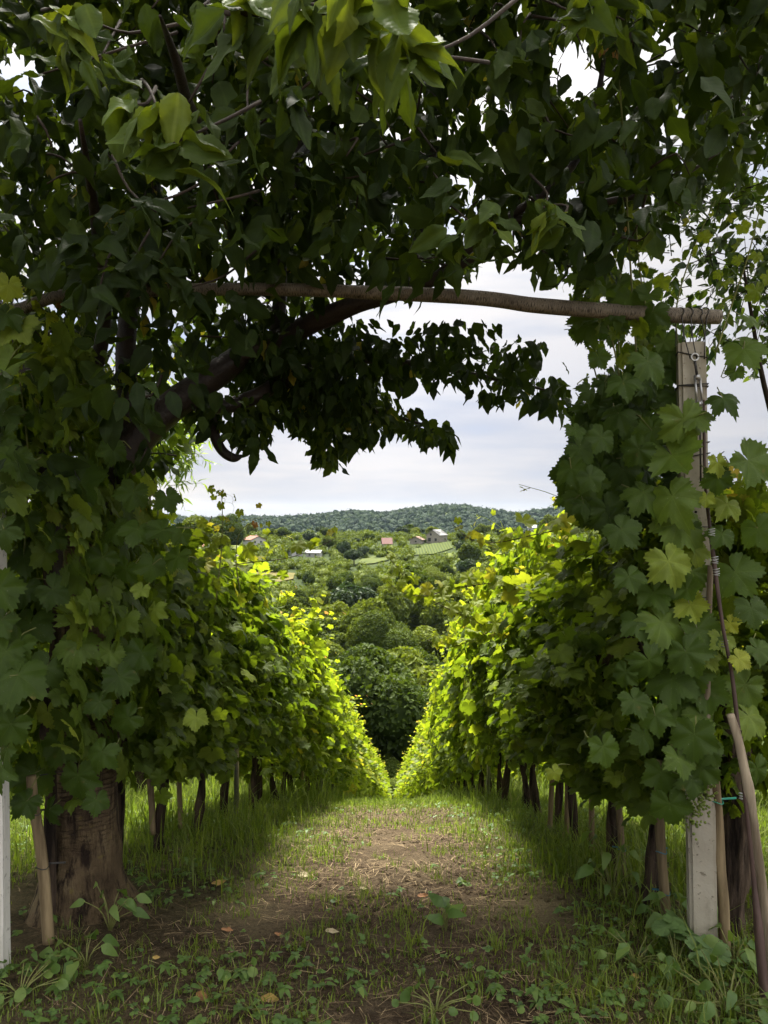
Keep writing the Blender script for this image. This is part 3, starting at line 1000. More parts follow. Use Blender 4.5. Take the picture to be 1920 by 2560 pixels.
# the sprays nearest to the camera, each on its own twig
gn = Geo(); gtw = Geo()
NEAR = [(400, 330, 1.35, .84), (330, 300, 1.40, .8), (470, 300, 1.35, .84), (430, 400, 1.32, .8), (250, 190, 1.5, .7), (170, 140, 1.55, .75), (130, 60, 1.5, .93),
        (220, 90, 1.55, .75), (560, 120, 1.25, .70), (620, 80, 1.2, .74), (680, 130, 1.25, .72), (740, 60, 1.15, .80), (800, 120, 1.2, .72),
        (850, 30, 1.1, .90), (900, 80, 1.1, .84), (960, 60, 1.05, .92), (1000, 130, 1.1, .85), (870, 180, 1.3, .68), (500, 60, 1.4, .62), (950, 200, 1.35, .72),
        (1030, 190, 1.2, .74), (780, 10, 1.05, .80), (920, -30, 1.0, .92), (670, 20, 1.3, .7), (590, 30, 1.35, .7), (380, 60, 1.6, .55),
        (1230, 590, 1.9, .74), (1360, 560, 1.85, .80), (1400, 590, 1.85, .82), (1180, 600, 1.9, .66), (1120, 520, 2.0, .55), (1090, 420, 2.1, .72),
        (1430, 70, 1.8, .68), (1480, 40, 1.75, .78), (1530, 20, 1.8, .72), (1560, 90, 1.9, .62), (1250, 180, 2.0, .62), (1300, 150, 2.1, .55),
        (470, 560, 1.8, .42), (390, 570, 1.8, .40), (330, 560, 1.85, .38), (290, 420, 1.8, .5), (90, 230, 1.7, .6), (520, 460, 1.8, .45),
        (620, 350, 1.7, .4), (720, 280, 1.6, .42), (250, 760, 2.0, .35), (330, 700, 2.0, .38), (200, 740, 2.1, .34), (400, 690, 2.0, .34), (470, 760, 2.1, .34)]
for x, y, d, b in NEAR:  # b: leaf tone, lighter for young leaves and for front light painted in
    c = P(x, y - 40, d)
    k = 6 if d < 1.6 else 5
    aim = np.array([(rng.normal(0, .8), rng.normal(-.15, .45), -rng.uniform(.1, 1.1)) for _ in range(k)])
    T = c + rvec(k, .018)
    nrm = np.array([(rng.normal(0, .6), -rng.uniform(.1, .9), rng.uniform(.2, 1.0)) for _ in range(k)])
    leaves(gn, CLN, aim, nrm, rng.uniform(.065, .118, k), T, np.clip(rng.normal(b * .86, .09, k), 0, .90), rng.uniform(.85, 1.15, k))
    back = c + np.array((rng.normal(0, .10), rng.uniform(.15, .3), rng.uniform(.10, .25)))
    gtw.tube(smooth_path([c, (c + back) / 2 + rvec(1, .015)[0], back], 7), np.linspace(.0022, .0045, 7), 5, A=.5)
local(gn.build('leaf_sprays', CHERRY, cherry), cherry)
# twigs all through the crown
for c in c1[::3]:
    e = c + np.array((rng.normal(0, .12), rng.normal(.05, .12), rng.uniform(.02, .22)))
    gtw.tube(smooth_path([c, (c + e) / 2 + rvec(1, .02)[0], e], 5), np.linspace(.002, .005, 5), 4)
gc.merge(gtw, 1)
local(gc.build('crown', [CHERRY, TWIG], cherry), cherry)

# ------------------------------------------------------------------ the pole laid across
def path_thing(name, label, cat, lst, mat, n=12, rough=.05, seed=1, group=None, lump=1.6):
    p, r = ptsr(lst)
    ge = Geo()
    ge.tube(p - p[0], r, n, rough, seed=seed, lump=lump)
    o = ge.build(name, mat)
    o.location = tuple(p[0])
    return tag(o, label, cat, group)


path_thing('wooden_pole', 'long pale wooden pole lying level from cherry tree to concrete post top', 'pole',
           [(-120, 800, 2.72, 0.0206), (30, 778, 2.70, 0.0213), (80, 762, 2.70, 0.0213), (140, 742, 2.70, 0.0213), (230, 732, 2.69, 0.0213), (400, 726, 2.68, 0.0220), (560, 723, 2.67, 0.0220),
            (720, 724, 2.66, 0.0227), (900, 730, 2.65, 0.0234), (1050, 736, 2.64, 0.0248), (1180, 744, 2.63, 0.0255), (1270, 754, 2.63, 0.0261), (1340, 763, 2.62, 0.0268),
            (1450, 773, 2.62, 0.0268), (1600, 784, 2.61, 0.0261), (1720, 790, 2.60, 0.0261), (1800, 792, 2.60, 0.0248)], POLEBARK, 16, .07)

# ------------------------------------------------------------------ posts
def post(name, label, bx, by, bz, h, w, yaw, lean, mat, holes=(), group=None):
    t = thing(name, label, 'post', (bx, by, bz), group)
    bm = bmesh.new()
    bmesh.ops.create_cube(bm, size=1)
    for v in bm.verts:
        v.co.x *= w; v.co.y *= w; v.co.z = (v.co.z + .5) * (h + .2) - .2
    bmesh.ops.subdivide_edges(bm, edges=[e for e in bm.edges if abs(e.verts[0].co.z - e.verts[1].co.z) > .5], cuts=14, use_grid_fill=True)
    bmesh.ops.bevel(bm, geom=[e for e in bm.edges if abs(e.verts[0].co.x) > w * .49 and abs(e.verts[1].co.x) > w * .49 and
                              abs(e.verts[0].co.y) > w * .49 and abs(e.verts[1].co.y) > w * .49 and e.verts[0].co.x * e.verts[1].co.x > 0 and e.verts[0].co.y * e.verts[1].co.y > 0],
                    offset=w * .13, segments=2, affect='EDGES')
    for v in bm.verts:
        zz = v.co.z
        nv = (float(vnoise(v.co.x * 40 + zz * 11, v.co.y * 40 + 5, 3)) - .5) * .003
        v.co.x += nv + lean[0] * zz; v.co.y += nv + lean[1] * zz
    me = bpy.data.meshes.new('body'); bm.to_mesh(me); bm.free()
    me.materials.append(mat)
    o = bpy.data.objects.new('body', me); COL.objects.link(o); o.parent = t
    t.rotation_euler = (0, 0, yaw)
    for z in holes:
        ge = Geo()
        c = np.array((lean[0] * z, -w / 2 - .0012 + lean[1] * z, z))
        ge.tube([c, c + np.array((0, .006, 0))], [.0045, .0045], 10)
        ge.build('bolt_hole', HOLE, t)
    return t


def wire_loop(parent, z, w, lean, mat, tilt=0.0, r=.0022, name='wire_tie'):
    ge = Geo()
    h = w / 2 + .002
    ring = [(-h, -h), (0, -h), (h, -h), (h, 0), (h, h), (0, h), (-h, h), (-h, 0), (-h, -h)]
    ge.tube([(x + lean[0] * z, y + lean[1] * z, z + tilt * x) for x, y in ring], r, 6)
    return ge.build(name, mat, parent)


BP = P(1757, 2376, 2.60)
cpost = post('concrete_post', 'grey concrete post at the head of the right row, its foot in weeds', BP[0], BP[1], BP[2], 2.075, .088, R(-14), (-.019, 0), CONC, (.56, 1.50))
for z, tl in ((2.03, -.25), (1.93, .03), (1.925, -.05), (1.73, .12), (1.69, .18), (1.45, .0), (1.21, .1)):
    wire_loop(cpost, z, .090, (-.019, 0), WIRE, tl)
LP = P(-18, 2452, 2.42)
lpost = post('concrete_post', 'whitewashed concrete post at the picture edge beside the cherry trunk', LP[0], LP[1], LP[2], 2.0, .088, R(8), (-.01, 0), CONCW)
for z in (1.2, 1.7):
    wire_loop(lpost, z, .090, (-.01, 0), WIRE, .05)
for side, yy, lab in ((-1, 5.55, 'thin grey steel post standing among the vines of the left row'), (-1, 12.2, 'grey post deep in the sunlit part of the left row'),
                      (1, 8.6, 'grey post half hidden among the vines of the right row')):
    xx = row_x(side, yy) + .06 * -side
    t = thing('steel_post', lab, 'post', (xx, yy, float(G(xx, yy))))
    ge = Geo()
    ge.tube([(0, 0, -.1), (0, 0, 1.0), (0, 0, 1.95)], .019, 8)
    ge.build('body', STEEL, t)
    ge = Geo()
    for z in (.7, 1.1, 1.5, 1.85):
        ge.box((0, -.024, z), (.014, .012, .02))
    ge.build('wire_hooks', STEEL, t, False)

# tensioner hanging down the face of the near post
TT = P(1737, 893, 2.545)
ten = thing('wire_tensioner', 'galvanised turnbuckle hanging down the top of the grey concrete post', 'turnbuckle', TT)
ge = Geo()
a = np.linspace(0, 2 * np.pi, 15)
ge.tube(np.stack((.012 * np.cos(a), 0 * a, .012 * np.sin(a)), 1), .0035, 8)
ge.build('eye_ring', STEEL, ten)
ge = Geo(); ge.tube([(0, 0, -.012), (.003, 0, -.03), (.007, -.002, -.065)], .0048, 8); ge.build('threaded_rod', WIRE, ten)
ge = Geo()
ge.tube([(.006, -.002, -.060), (.008, -.002, -.075)], [.010, .010], 10)
ge.tube([(-.000, -.003, -.07), (.006, -.003, -.155)], .0042, 8)
ge.tube([(.016, -.003, -.07), (.024, -.003, -.155)], .0042, 8)
ge.tube([(.013, -.003, -.150), (.016, -.003, -.165)], [.011, .011], 10)
ge.build('turnbuckle_body', STEEL, ten)
ge = Geo(); ge.tube([(.014, -.002, -.165), (.018, 0, -.26), (.020, 0, -.42)], .003, 6); ge.build('lower_rod', WIRE, ten)

bw = thing('binding_wire', 'dark twisted wire binding the wooden pole down onto the grey post top', 'wire', P(1735, 800, 2.60))
for q, (xa, tw) in enumerate(((1700, 0.0), (1722, .4), (1745, .9), (1762, -.3))):
    ge = Geo()
    c = P(xa, 790, 2.60); b_ = P(1728 + (xa - 1728) * .6, 905, 2.60)
    a = np.linspace(-.4, np.pi + .4, 12)
    over = np.stack((c[0] + .004 * np.sin(a * 3 + tw), c[1] - .029 * np.cos(a), c[2] + .028 * np.sin(a)), 1)
    f0 = b_ + np.array((.01 * tw, -.05, 0)); f1 = b_ + np.array((-.01, .05, .01))
    ge.tube(smooth_path(np.concatenate((f0[None], ((f0 + over[0]) / 2 + rvec(1, .006)[0])[None], over, ((f1 + over[-1]) / 2)[None], f1[None])), 40) - np.array(bw.location), .0019, 5)
    ge.build('strand', WIRE, bw)

# ------------------------------------------------------------------ stakes, poles, cables
def stake(lab, lst, mat, seed, ties=(), name='wooden_stake', cat='stake', rough=.10, tiemat=BLUETIE, group=None):
    p, r = ptsr(lst)
    base = p[0].copy()
    t = thing(name, lab, cat, base, group)
    ge = Geo(); ge.tube(p - base, r, 10, rough, seed=seed, lump=1.4); ge.build('shaft', mat, t)
    for f, reach in ties:
        q = p[int(f * (len(p) - 1))] - base
        rr = r[0] + .002
        ge = Geo()
        a = np.linspace(.2, 2 * np.pi - .2, 10)
        loop = np.stack((q[0] + rr * np.sin(a), q[1] + rr * np.cos(a), q[2] + .004 * np.sin(a * 2)), 1)
        end = q + np.array((reach, .02, .006 + .1 * abs(reach) * 0))
        ge.tube(np.concatenate((end[None], loop, end[None] + np.array((0, 0, -.004)))), .0018, 5)
        ge.tube(smooth_path([loop[0], loop[0] + np.array((.012, -.01, -.015)), loop[0] + np.array((.008, -.012, -.035))], 5), .0016, 5)
        ge.build('plastic_tie', tiemat, t)
    return t


stake('knobbly pale cane stake standing between the concrete post and the thick vine trunk',
      [(1812, 2385, 2.60, .0185), (1808, 2250, 2.58, .018), (1799, 2160, 2.57, .0195), (1797, 2060, 2.57, .016), (1788, 1960, 2.57, .016), (1780, 1850, 2.57, .015)],
      STAKEWOOD, 3, [(.72, .075)], tiemat=GREENTIE)
stake('pale wooden stake with blue ties in front of the first trunk beyond the concrete post',
      [(1666, 2285, 2.93, .0185), (1655, 2150, 2.93, .0185), (1648, 2030, 2.93, .018), (1645, 1900, 2.93, .018)], STAKEWOOD, 4, [(.16, -.04), (.42, .03), (.66, .03)])
stake('weathered stake leaning on the second dark trunk of the right row',
      [(1560, 2208, 3.62, .0165), (1553, 2100, 3.62, .016), (1546, 2000, 3.62, .016), (1540, 1900, 3.62, .016)], STAKEWOOD, 5, [(.30, -.04), (.66, -.04)])
for k, (lab, a_) in enumerate([
        ('slim stake beside the third trunk of the right row', [(1480, 2145, 4.25, .016), (1478, 1950, 4.25, .016), (1474, 1880, 4.25, .015)]),
        ('square-cut stake pressed against the fourth trunk of the right row', [(1417, 2110, 4.85, .017), (1419, 1960, 4.85, .017), (1420, 1890, 4.85, .016)]),
        ('stake in shade beside the fifth trunk of the right row', [(1374, 2088, 5.1, .017), (1380, 1950, 5.1, .017), (1382, 1890, 5.1, .016)]),
        ('brown stake against the first dark trunk beyond the cherry tree', [(383, 2085, 4.05, .017), (376, 1960, 4.05, .017), (372, 1880, 4.05, .016)]),
        ('thin stake beside the second dark trunk beyond the cherry tree', [(452, 2070, 4.7, .015), (448, 1960, 4.7, .015), (446, 1880, 4.7, .014)]),
        ('pale stake at the bright grassy end of the left row trunks', [(757, 1965, 9.0, .022), (756, 1890, 9.0, .022), (755, 1840, 9.0, .02)])]):
    stake(lab, a_, STAKEWOOD, 20 + k)
stake('round tan stake leaning beside the cherry trunk, tied with two green wires',
      [(122, 2360, 2.62, .0195), (113, 2230, 2.60, .0195), (100, 2110, 2.60, .0185), (84, 2010, 2.60, .017), (78, 1940, 2.60, .016)], STAKEWOOD, 8,
      [(.38, .07), (.70, .06)], tiemat=WIRE)
stake('short split grey cane with a green tie standing in the leaves of the concrete post',
      [(1766, 1990, 2.47, .0105), (1768, 1700, 2.46, .010), (1771, 1560, 2.46, .0095), (1777, 1414, 2.46, .0095)], PALEWOOD, 12, [(.62, .03)], 'split_cane', 'cane', tiemat=GREENTIE)
path_thing('leaning_pole', 'thick bare pale pole leaning outward at the right edge below the leaves', 'pole',
           [(1950, 2560, 2.25, 0.0152), (1925, 2380, 2.27, 0.0148), (1904, 2210, 2.29, 0.0144), (1888, 2090, 2.30, 0.0144), (1872, 1980, 2.30, 0.0156), (1862, 1930, 2.30, 0.0132),
            (1845, 1850, 2.31, 0.0128), (1826, 1785, 2.32, 0.0124)], PALEWOOD, 14, .16, 6, None, 1.6)
cab = path_thing('anchor_cable', 'dark twisted cable slanting from the post head to the ground at the right edge', 'cable',
                 [(1760, 1000, 2.53, .0045), (1763, 1200, 2.50, .0055), (1782, 1380, 2.44, .0065), (1806, 1560, 2.40, .006), (1830, 1690, 2.37, .006), (1852, 1880, 2.33, .006),
                  (1868, 2040, 2.29, .006), (1884, 2200, 2.26, .0075), (1896, 2320, 2.22, .012), (1908, 2440, 2.18, .013), (1922, 2560, 2.14, .013)], DRYSHOOT, 9, .25, 9, None, 2.5)
for z in (1330, 1400, 1430, 1610, 1990):
    q = P(1806 + (z - 1560) * .115, z, 2.40)
    ge = Geo()
    a = np.linspace(0, 6 * np.pi, 28)
    ge.tube(np.stack((.0095 * np.cos(a), .0095 * np.sin(a), np.linspace(-.012, .012, 28)), 1) + q - np.array(cab.location), .0014, 5)
    ge.build('wire_wrap', STEEL, cab)

# trellis wires along the two rows
for side, nm in ((-1, 'left'), (1, 'right')):
    for h, w in ((.68, 'low'), (1.15, 'middle'), (1.72, 'top')):
        yy = np.arange(2.6, 56, 1.0)
        xx = row_x(side, yy)
        zz = np.array([float(np.interp(v, _yy, _zs)) for v in yy]) + h * (.9 if side < 0 else 1)
        ge = Geo()
        b = np.array((xx[0], yy[0], zz[0]))
        ge.tube(np.stack((xx, yy, zz), 1) - b, .0018, 4)
        o = ge.build('trellis_wire', WIRE); o.location = tuple(b)
        tag(o, f'{w} trellis wire strung along the {nm} row inside the leaves', 'wire', f'trellis wires of the {nm} row')

# ------------------------------------------------------------------ the big leaves on the near posts
VL_BIG = [vine_leaf_template(60, True, c, w, s, .075) for c, w, s in ((.20, .22, 11), (.45, .26, 12), (.06, .30, 13), (.35, .14, 14), (.70, .22, 15), (.55, .34, 16), (-.25, .26, 17))]


def hand_leaves(parent, lst, d0, d1, side, name='front_leaves'):
    ge = Geo(); gp = Geo()
    for x, y, w, b in lst:
        d = rng.uniform(d0, d1) if x > 40 else rng.uniform(2.22, 2.30)
        s = w / F * d / 1.62
        a = np.array((rng.normal(.0, .55) + .15 * side, rng.normal(-.05, .25), -1.0))
        nn_ = np.array((rng.normal(-.12 * side, .42), -1.0, rng.uniform(-.1, .95)))
        ax = unit(a - nn_ / np.linalg.norm(nn_) * np.dot(a, unit(nn_)))
        c = P(x, y, d) - ax * s * .18
        leaves(ge, VL_BIG, ax[None], nn_[None], np.array([s]) * rng.uniform(.8, 1.15), c[None], np.clip(np.array([b + rng.normal(0, .06)]), 0, .95))
        e = c + np.array((rng.normal(0, .03), rng.uniform(.04, .12), rng.uniform(-.02, .06)))
        gp.tube(smooth_path([c, (c + e) / 2 + rvec(1, .012)[0], e], 6), np.linspace(.0014, .0020, 6), 5, A=.75)
    ge.merge(gp, 1)
    o = ge.build(name, [VINE_OLD, SHOOT], parent); o.location = tuple(-c for c in parent.location)


RB = P(1838, 2330, 2.78)
rvine = thing('grapevine', 'thick gnarled grapevine right beside the grey concrete post, large pale leaves climbing the post', 'grapevine', RB, 'grapevines of the right row')
p, r = ptsr([(1828, 2350, 2.78, .05), (1832, 2280, 2.78, .040), (1842, 2200, 2.78, .046), (1840, 2110, 2.78, .050), (1842, 2040, 2.78, .056), (1838, 1980, 2.78, .060), (1850, 1900, 2.78, .045), (1830, 1800, 2.8, .03), (1790, 1700, 2.8, .022)])
ge = Geo(); ge.tube(p - RB, r, 18, .32, seed=15, lump=2.6); ge.build('trunk', VINEBARK, rvine)
b2 = bpy.data.objects.new('foliage', FOL_HI[1]); COL.objects.link(b2); b2.parent = rvine; b2.location = (.0, .22, .02); b2.scale = (.7, .8, .78)
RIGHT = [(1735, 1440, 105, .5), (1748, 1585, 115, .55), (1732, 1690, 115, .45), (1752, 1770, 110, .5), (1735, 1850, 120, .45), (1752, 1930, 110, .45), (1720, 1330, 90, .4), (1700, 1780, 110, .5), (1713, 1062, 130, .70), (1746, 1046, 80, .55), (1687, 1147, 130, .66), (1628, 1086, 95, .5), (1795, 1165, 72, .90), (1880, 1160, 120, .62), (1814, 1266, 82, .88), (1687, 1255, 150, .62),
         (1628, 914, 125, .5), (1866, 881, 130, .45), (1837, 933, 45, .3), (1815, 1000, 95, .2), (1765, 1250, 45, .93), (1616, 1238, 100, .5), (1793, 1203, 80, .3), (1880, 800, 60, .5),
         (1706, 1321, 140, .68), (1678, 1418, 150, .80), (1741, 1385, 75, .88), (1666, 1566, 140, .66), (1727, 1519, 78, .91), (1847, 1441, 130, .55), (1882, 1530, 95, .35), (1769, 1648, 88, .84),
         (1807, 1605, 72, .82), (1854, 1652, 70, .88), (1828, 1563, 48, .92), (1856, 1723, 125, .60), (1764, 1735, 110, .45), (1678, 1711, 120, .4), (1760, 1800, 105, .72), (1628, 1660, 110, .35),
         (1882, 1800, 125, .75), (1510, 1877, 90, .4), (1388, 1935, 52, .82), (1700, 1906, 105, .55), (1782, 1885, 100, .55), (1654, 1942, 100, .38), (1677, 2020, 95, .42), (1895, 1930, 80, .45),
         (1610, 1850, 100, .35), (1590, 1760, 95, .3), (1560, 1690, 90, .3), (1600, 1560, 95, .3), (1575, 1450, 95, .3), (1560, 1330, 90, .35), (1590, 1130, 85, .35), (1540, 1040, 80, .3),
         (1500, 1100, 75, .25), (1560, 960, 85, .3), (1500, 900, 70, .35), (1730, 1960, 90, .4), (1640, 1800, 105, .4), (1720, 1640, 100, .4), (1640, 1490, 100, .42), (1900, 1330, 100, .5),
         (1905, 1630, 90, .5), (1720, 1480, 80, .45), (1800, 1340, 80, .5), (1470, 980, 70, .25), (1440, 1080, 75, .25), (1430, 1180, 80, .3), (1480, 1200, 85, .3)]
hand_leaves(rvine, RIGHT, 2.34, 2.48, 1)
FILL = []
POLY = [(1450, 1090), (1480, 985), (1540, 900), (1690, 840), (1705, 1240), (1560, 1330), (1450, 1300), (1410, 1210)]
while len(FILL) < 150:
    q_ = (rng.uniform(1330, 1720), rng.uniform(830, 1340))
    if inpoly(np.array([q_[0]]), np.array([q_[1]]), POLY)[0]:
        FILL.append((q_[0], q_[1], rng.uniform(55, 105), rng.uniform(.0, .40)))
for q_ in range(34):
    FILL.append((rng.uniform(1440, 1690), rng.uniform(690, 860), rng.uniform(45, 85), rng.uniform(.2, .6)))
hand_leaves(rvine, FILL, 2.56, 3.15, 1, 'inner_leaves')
# bunch of small unripe grapes in front of the post
for bx_, by_, nb in ((1748, 2010, 70), (1725, 2045, 40), (1765, 1975, 40)):
    ge = Geo()
    c = P(bx_, by_, 2.46)
    bm = bmesh.new(); bmesh.ops.create_icosphere(bm, subdivisions=1, radius=1)
    bv = np.array([v.co[:] for v in bm.verts]); bf = np.array([[v.index for v in f.verts] for f in bm.faces]); bm.free()
    T = c + rvec(nb, 1) * np.array((.018, .014, .026))
    M = np.repeat(np.eye(3)[None], nb, 0) * rng.uniform(.0040, .0062, (nb, 1, 1))
    ge.stamp((bv, [bf], bv[:, :2]), M, T, rng.uniform(0, 1, nb))
    ge.tube([c + np.array((0, 0, .06)), c, c - np.array((.004, 0, .045))], .0012, 5)
    o = ge.build('grape_bunch', GRAPE, rvine); o.location = tuple(-v for v in rvine.location)

# shoots climbing from the right row into the tree, with young leaves
def climbing_shoot(parent, lst, nleaf, w0, b0, b1, seed, tendril=True):
    global rng
    p, r = ptsr(lst)
    ge = Geo(); ge.tube(p, r, 6, .0)
    if tendril:
        for q in p[3::5]:
            a = np.linspace(0, 1, 12)
            sg = rng.choice((-1, 1))
            ge.tube(np.stack((q[0] + sg * (.05 * a + .018 * np.sin(a * 9) * a), q[1] - .03 * a + .012 * np.cos(a * 9) * a, q[2] + .03 * a - .09 * a * a + .016 * np.cos(a * 8) * a), 1), np.linspace(.0010, .0005, 12), 4, cap=False)
    gl = Geo()
    idx = rng.integers(2, len(p), nleaf)
    T = p[idx] + rvec(nleaf, .05) * np.array((1, .7, .6))
    f = idx / len(p)
    ax = rvec(nleaf, .5) + np.array((0, -.1, -.8)); nm = rvec(nleaf, .45) + np.array((0, -.6, .55))
    leaves(gl, VL_BIG, ax, nm, w0 * rng.uniform(.6, 1.1, nleaf) * (1.05 - .6 * f), T, np.clip(b0 + (b1 - b0) * f + rng.normal(0, .05, nleaf), 0, 1))
    s = ge.build('climbing_shoot', SHOOT, parent); s.location = tuple(-v for v in parent.location)
    l = gl.build('shoot_leaves', VINE, s)


for q, (l, nl, w0, b0, b1) in enumerate([
        ([(1600, 1000, 2.7, .0038), (1585, 800, 2.65, .0036), (1572, 600, 2.6, .0034), (1562, 400, 2.55, .0032), (1552, 250, 2.5, .0028), (1545, 130, 2.48, .0022), (1520, 100, 2.48, .0016), (1500, 112, 2.47, .001)], 12, .05, .6, .99),
        ([(1560, 1000, 2.75, .0034), (1530, 850, 2.75, .003), (1490, 720, 2.75, .0025), (1480, 600, 2.75, .0016)], 14, .05, .45, .9),
        ([(1640, 950, 2.7, .0034), (1620, 800, 2.7, .003), (1600, 680, 2.68, .0024), (1590, 560, 2.66, .0014)], 14, .05, .5, .92),
        ([(1700, 900, 2.7, .003), (1690, 780, 2.7, .0028), (1720, 660, 2.7, .0024), (1760, 560, 2.7, .0016), (1790, 500, 2.7, .001)], 9, .05, .6, .97),
        ([(1790, 880, 2.65, .003), (1830, 760, 2.65, .0028), (1870, 640, 2.6, .0024), (1900, 520, 2.6, .0016)], 10, .06, .5, .85),
        ([(1520, 1050, 3.0, .003), (1480, 900, 3.0, .0028), (1450, 780, 3.0, .0022), (1440, 700, 3.0, .0014)], 12, .05, .35, .7),
        ([(1550, 900, 2.9, .003), (1540, 760, 2.9, .0028), (1560, 640, 2.9, .0022), (1550, 560, 2.9, .0014)], 14, .05, .35, .7)]):
    climbing_shoot(rvine, l, nl, w0, b0, b1, q)

LB = P(140, 2320, 2.75)
lvine = thing('grapevine', 'grapevine climbing the cherry trunk, big grey-green leaves hanging over the whitewashed post', 'grapevine', LB, 'grapevines of the left row')
p, r = ptsr([(130, 2340, 2.80, .034), (126, 2250, 2.80, .025), (128, 2150, 2.80, .022), (124, 2060, 2.80, .023), (128, 1950, 2.78, .022), (120, 1800, 2.7, .026), (140, 1600, 2.7, .02), (120, 1400, 2.7, .015), (140, 1200, 2.7, .010)])
ge = Geo(); ge.tube(p - LB, r, 14, .35, seed=25, lump=2.6); ge.build('trunk', VINEBARK, lvine)
b3 = bpy.data.objects.new('foliage', FOL_HI[2]); COL.objects.link(b3); b3.parent = lvine; b3.location = (0, .0, .05); b3.scale = (.75, .8, .98)
LEFT = [(x_, y_, w_, b_ if b_ >= .64 and x_ > 12 else b_ * .62) for x_, y_, w_, b_ in [(20, 720, 75, .82), (0, 1330, 110, .5), (5, 1480, 120, .45), (-5, 1560, 110, .5), (10, 1640, 110, .5), (0, 1730, 120, .4), (-10, 1800, 120, .45), (15, 1880, 120, .5), (0, 1930, 110, .45), (-10, 1250, 110, .5), (5, 1160, 110, .55), (0, 1040, 110, .5), (-5, 980, 110, .5), (10, 790, 90, .5), (35, 820, 115, .78), (15, 910, 100, .72), (10, 1100, 85, .66), (15, 1230, 115, .68), (130, 1200, 105, .45), (210, 1215, 125, .48), (100, 1050, 85, .40), (250, 990, 90, .38),  # shade painted in: most of these leaves get a darker tone
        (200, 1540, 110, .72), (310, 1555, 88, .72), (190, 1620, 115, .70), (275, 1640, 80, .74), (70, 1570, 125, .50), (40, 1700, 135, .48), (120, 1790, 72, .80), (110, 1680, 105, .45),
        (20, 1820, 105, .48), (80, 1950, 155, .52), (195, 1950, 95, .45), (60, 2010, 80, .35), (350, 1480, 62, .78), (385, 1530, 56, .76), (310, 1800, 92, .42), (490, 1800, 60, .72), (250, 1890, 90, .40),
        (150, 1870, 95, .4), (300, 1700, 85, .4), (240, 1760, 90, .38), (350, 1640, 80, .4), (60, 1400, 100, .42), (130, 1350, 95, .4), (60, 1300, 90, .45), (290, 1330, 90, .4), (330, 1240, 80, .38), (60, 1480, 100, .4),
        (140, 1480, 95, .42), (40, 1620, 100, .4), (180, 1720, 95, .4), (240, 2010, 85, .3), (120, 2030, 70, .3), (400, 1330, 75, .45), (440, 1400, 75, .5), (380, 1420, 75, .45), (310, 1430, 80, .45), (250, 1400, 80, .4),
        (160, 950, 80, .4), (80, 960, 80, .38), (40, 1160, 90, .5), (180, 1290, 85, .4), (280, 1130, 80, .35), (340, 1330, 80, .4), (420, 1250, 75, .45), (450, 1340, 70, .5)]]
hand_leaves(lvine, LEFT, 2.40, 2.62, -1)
for q, (l, nl, w0, b0, b1) in enumerate([
        ([(170, 1500, 2.6, .0036), (150, 1200, 2.6, .0034), (185, 980, 2.6, .003), (200, 830, 2.6, .002)], 8, .055, .4, .6),
        ([(60, 1400, 2.6, .003), (70, 1150, 2.6, .003), (50, 950, 2.6, .0025), (30, 760, 2.6, .0016)], 8, .055, .5, .8),
        ([(540, 1500, 3.4, .0034), (553, 1380, 3.4, .003), (556, 1320, 3.4, .0024), (555, 1255, 3.4, .0016), (552, 1225, 3.4, .001)], 16, .045, .75, .92),
        ([(600, 1480, 3.7, .0034), (590, 1400, 3.7, .003), (600, 1330, 3.7, .0022), (640, 1300, 3.7, .0012)], 12, .045, .78, .99)]):
    climbing_shoot(lvine, l, nl, w0, b0, b1, 50 + q)


# long shoots reaching out over the path
def long_shoot(parent, lst, nl, b, seed):
    p, r = ptsr(lst)
    ge = Geo(); ge.tube(p, r, 6)
    gl = Geo()
    f = np.linspace(.05, .98, nl)
    T = p[(f * (len(p) - 1)).astype(int)] + rvec(nl, .02) + np.array((0, 0, .03))
    leaves(gl, VL_BIG, rvec(nl, .55) + np.array((-.3, 0, -.55)), rvec(nl, .4) + np.array((0, -.45, 1.0)), .084 * (1.05 - .7 * f) * rng.uniform(.8, 1.1, nl), T,
           np.clip(b + rng.normal(0, .08, nl), 0, .95))
    s = ge.build('long_shoot', DRYSHOOT, parent); s.location = tuple(-v for v in parent.location)
    gl.build('shoot_leaves', VINE, s)


long_shoot(vines[(1, 2)], [(1300, 1490, 4.5, .0035), (1240, 1460, 4.5, .0034), (1140, 1470, 4.5, .003), (1060, 1490, 4.5, .0025), (1000, 1478, 4.5, .0016), (965, 1450, 4.5, .001)], 34, .82, 1)
long_shoot(vines[(1, 2)], [(1290, 1600, 4.6, .0035), (1180, 1550, 4.6, .003), (1060, 1490, 4.6, .0026), (1010, 1440, 4.6, .0018), (965, 1385, 4.6, .001)], 30, .82, 2)
long_shoot(vines[(1, 1)], [(1420, 1320, 3.8, .0032), (1330, 1338, 3.8, .003), (1250, 1355, 3.8, .0024), (1180, 1350, 3.8, .0015), (1130, 1310, 3.8, .0009)], 13, .9, 3)
long_shoot(vines[(-1, 1)], [(480, 1440, 4.1, .0035), (600, 1410, 4.1, .003), (720, 1395, 4.1, .0024), (800, 1365, 4.1, .0014), (840, 1345, 4.1, .0008)], 13, .88, 4)
long_shoot(vines[(1, 3)], [(1260, 1560, 5.2, .0032), (1180, 1600, 5.2, .003), (1110, 1620, 5.2, .0024), (1070, 1600, 5.2, .0012)], 26, .85, 5)

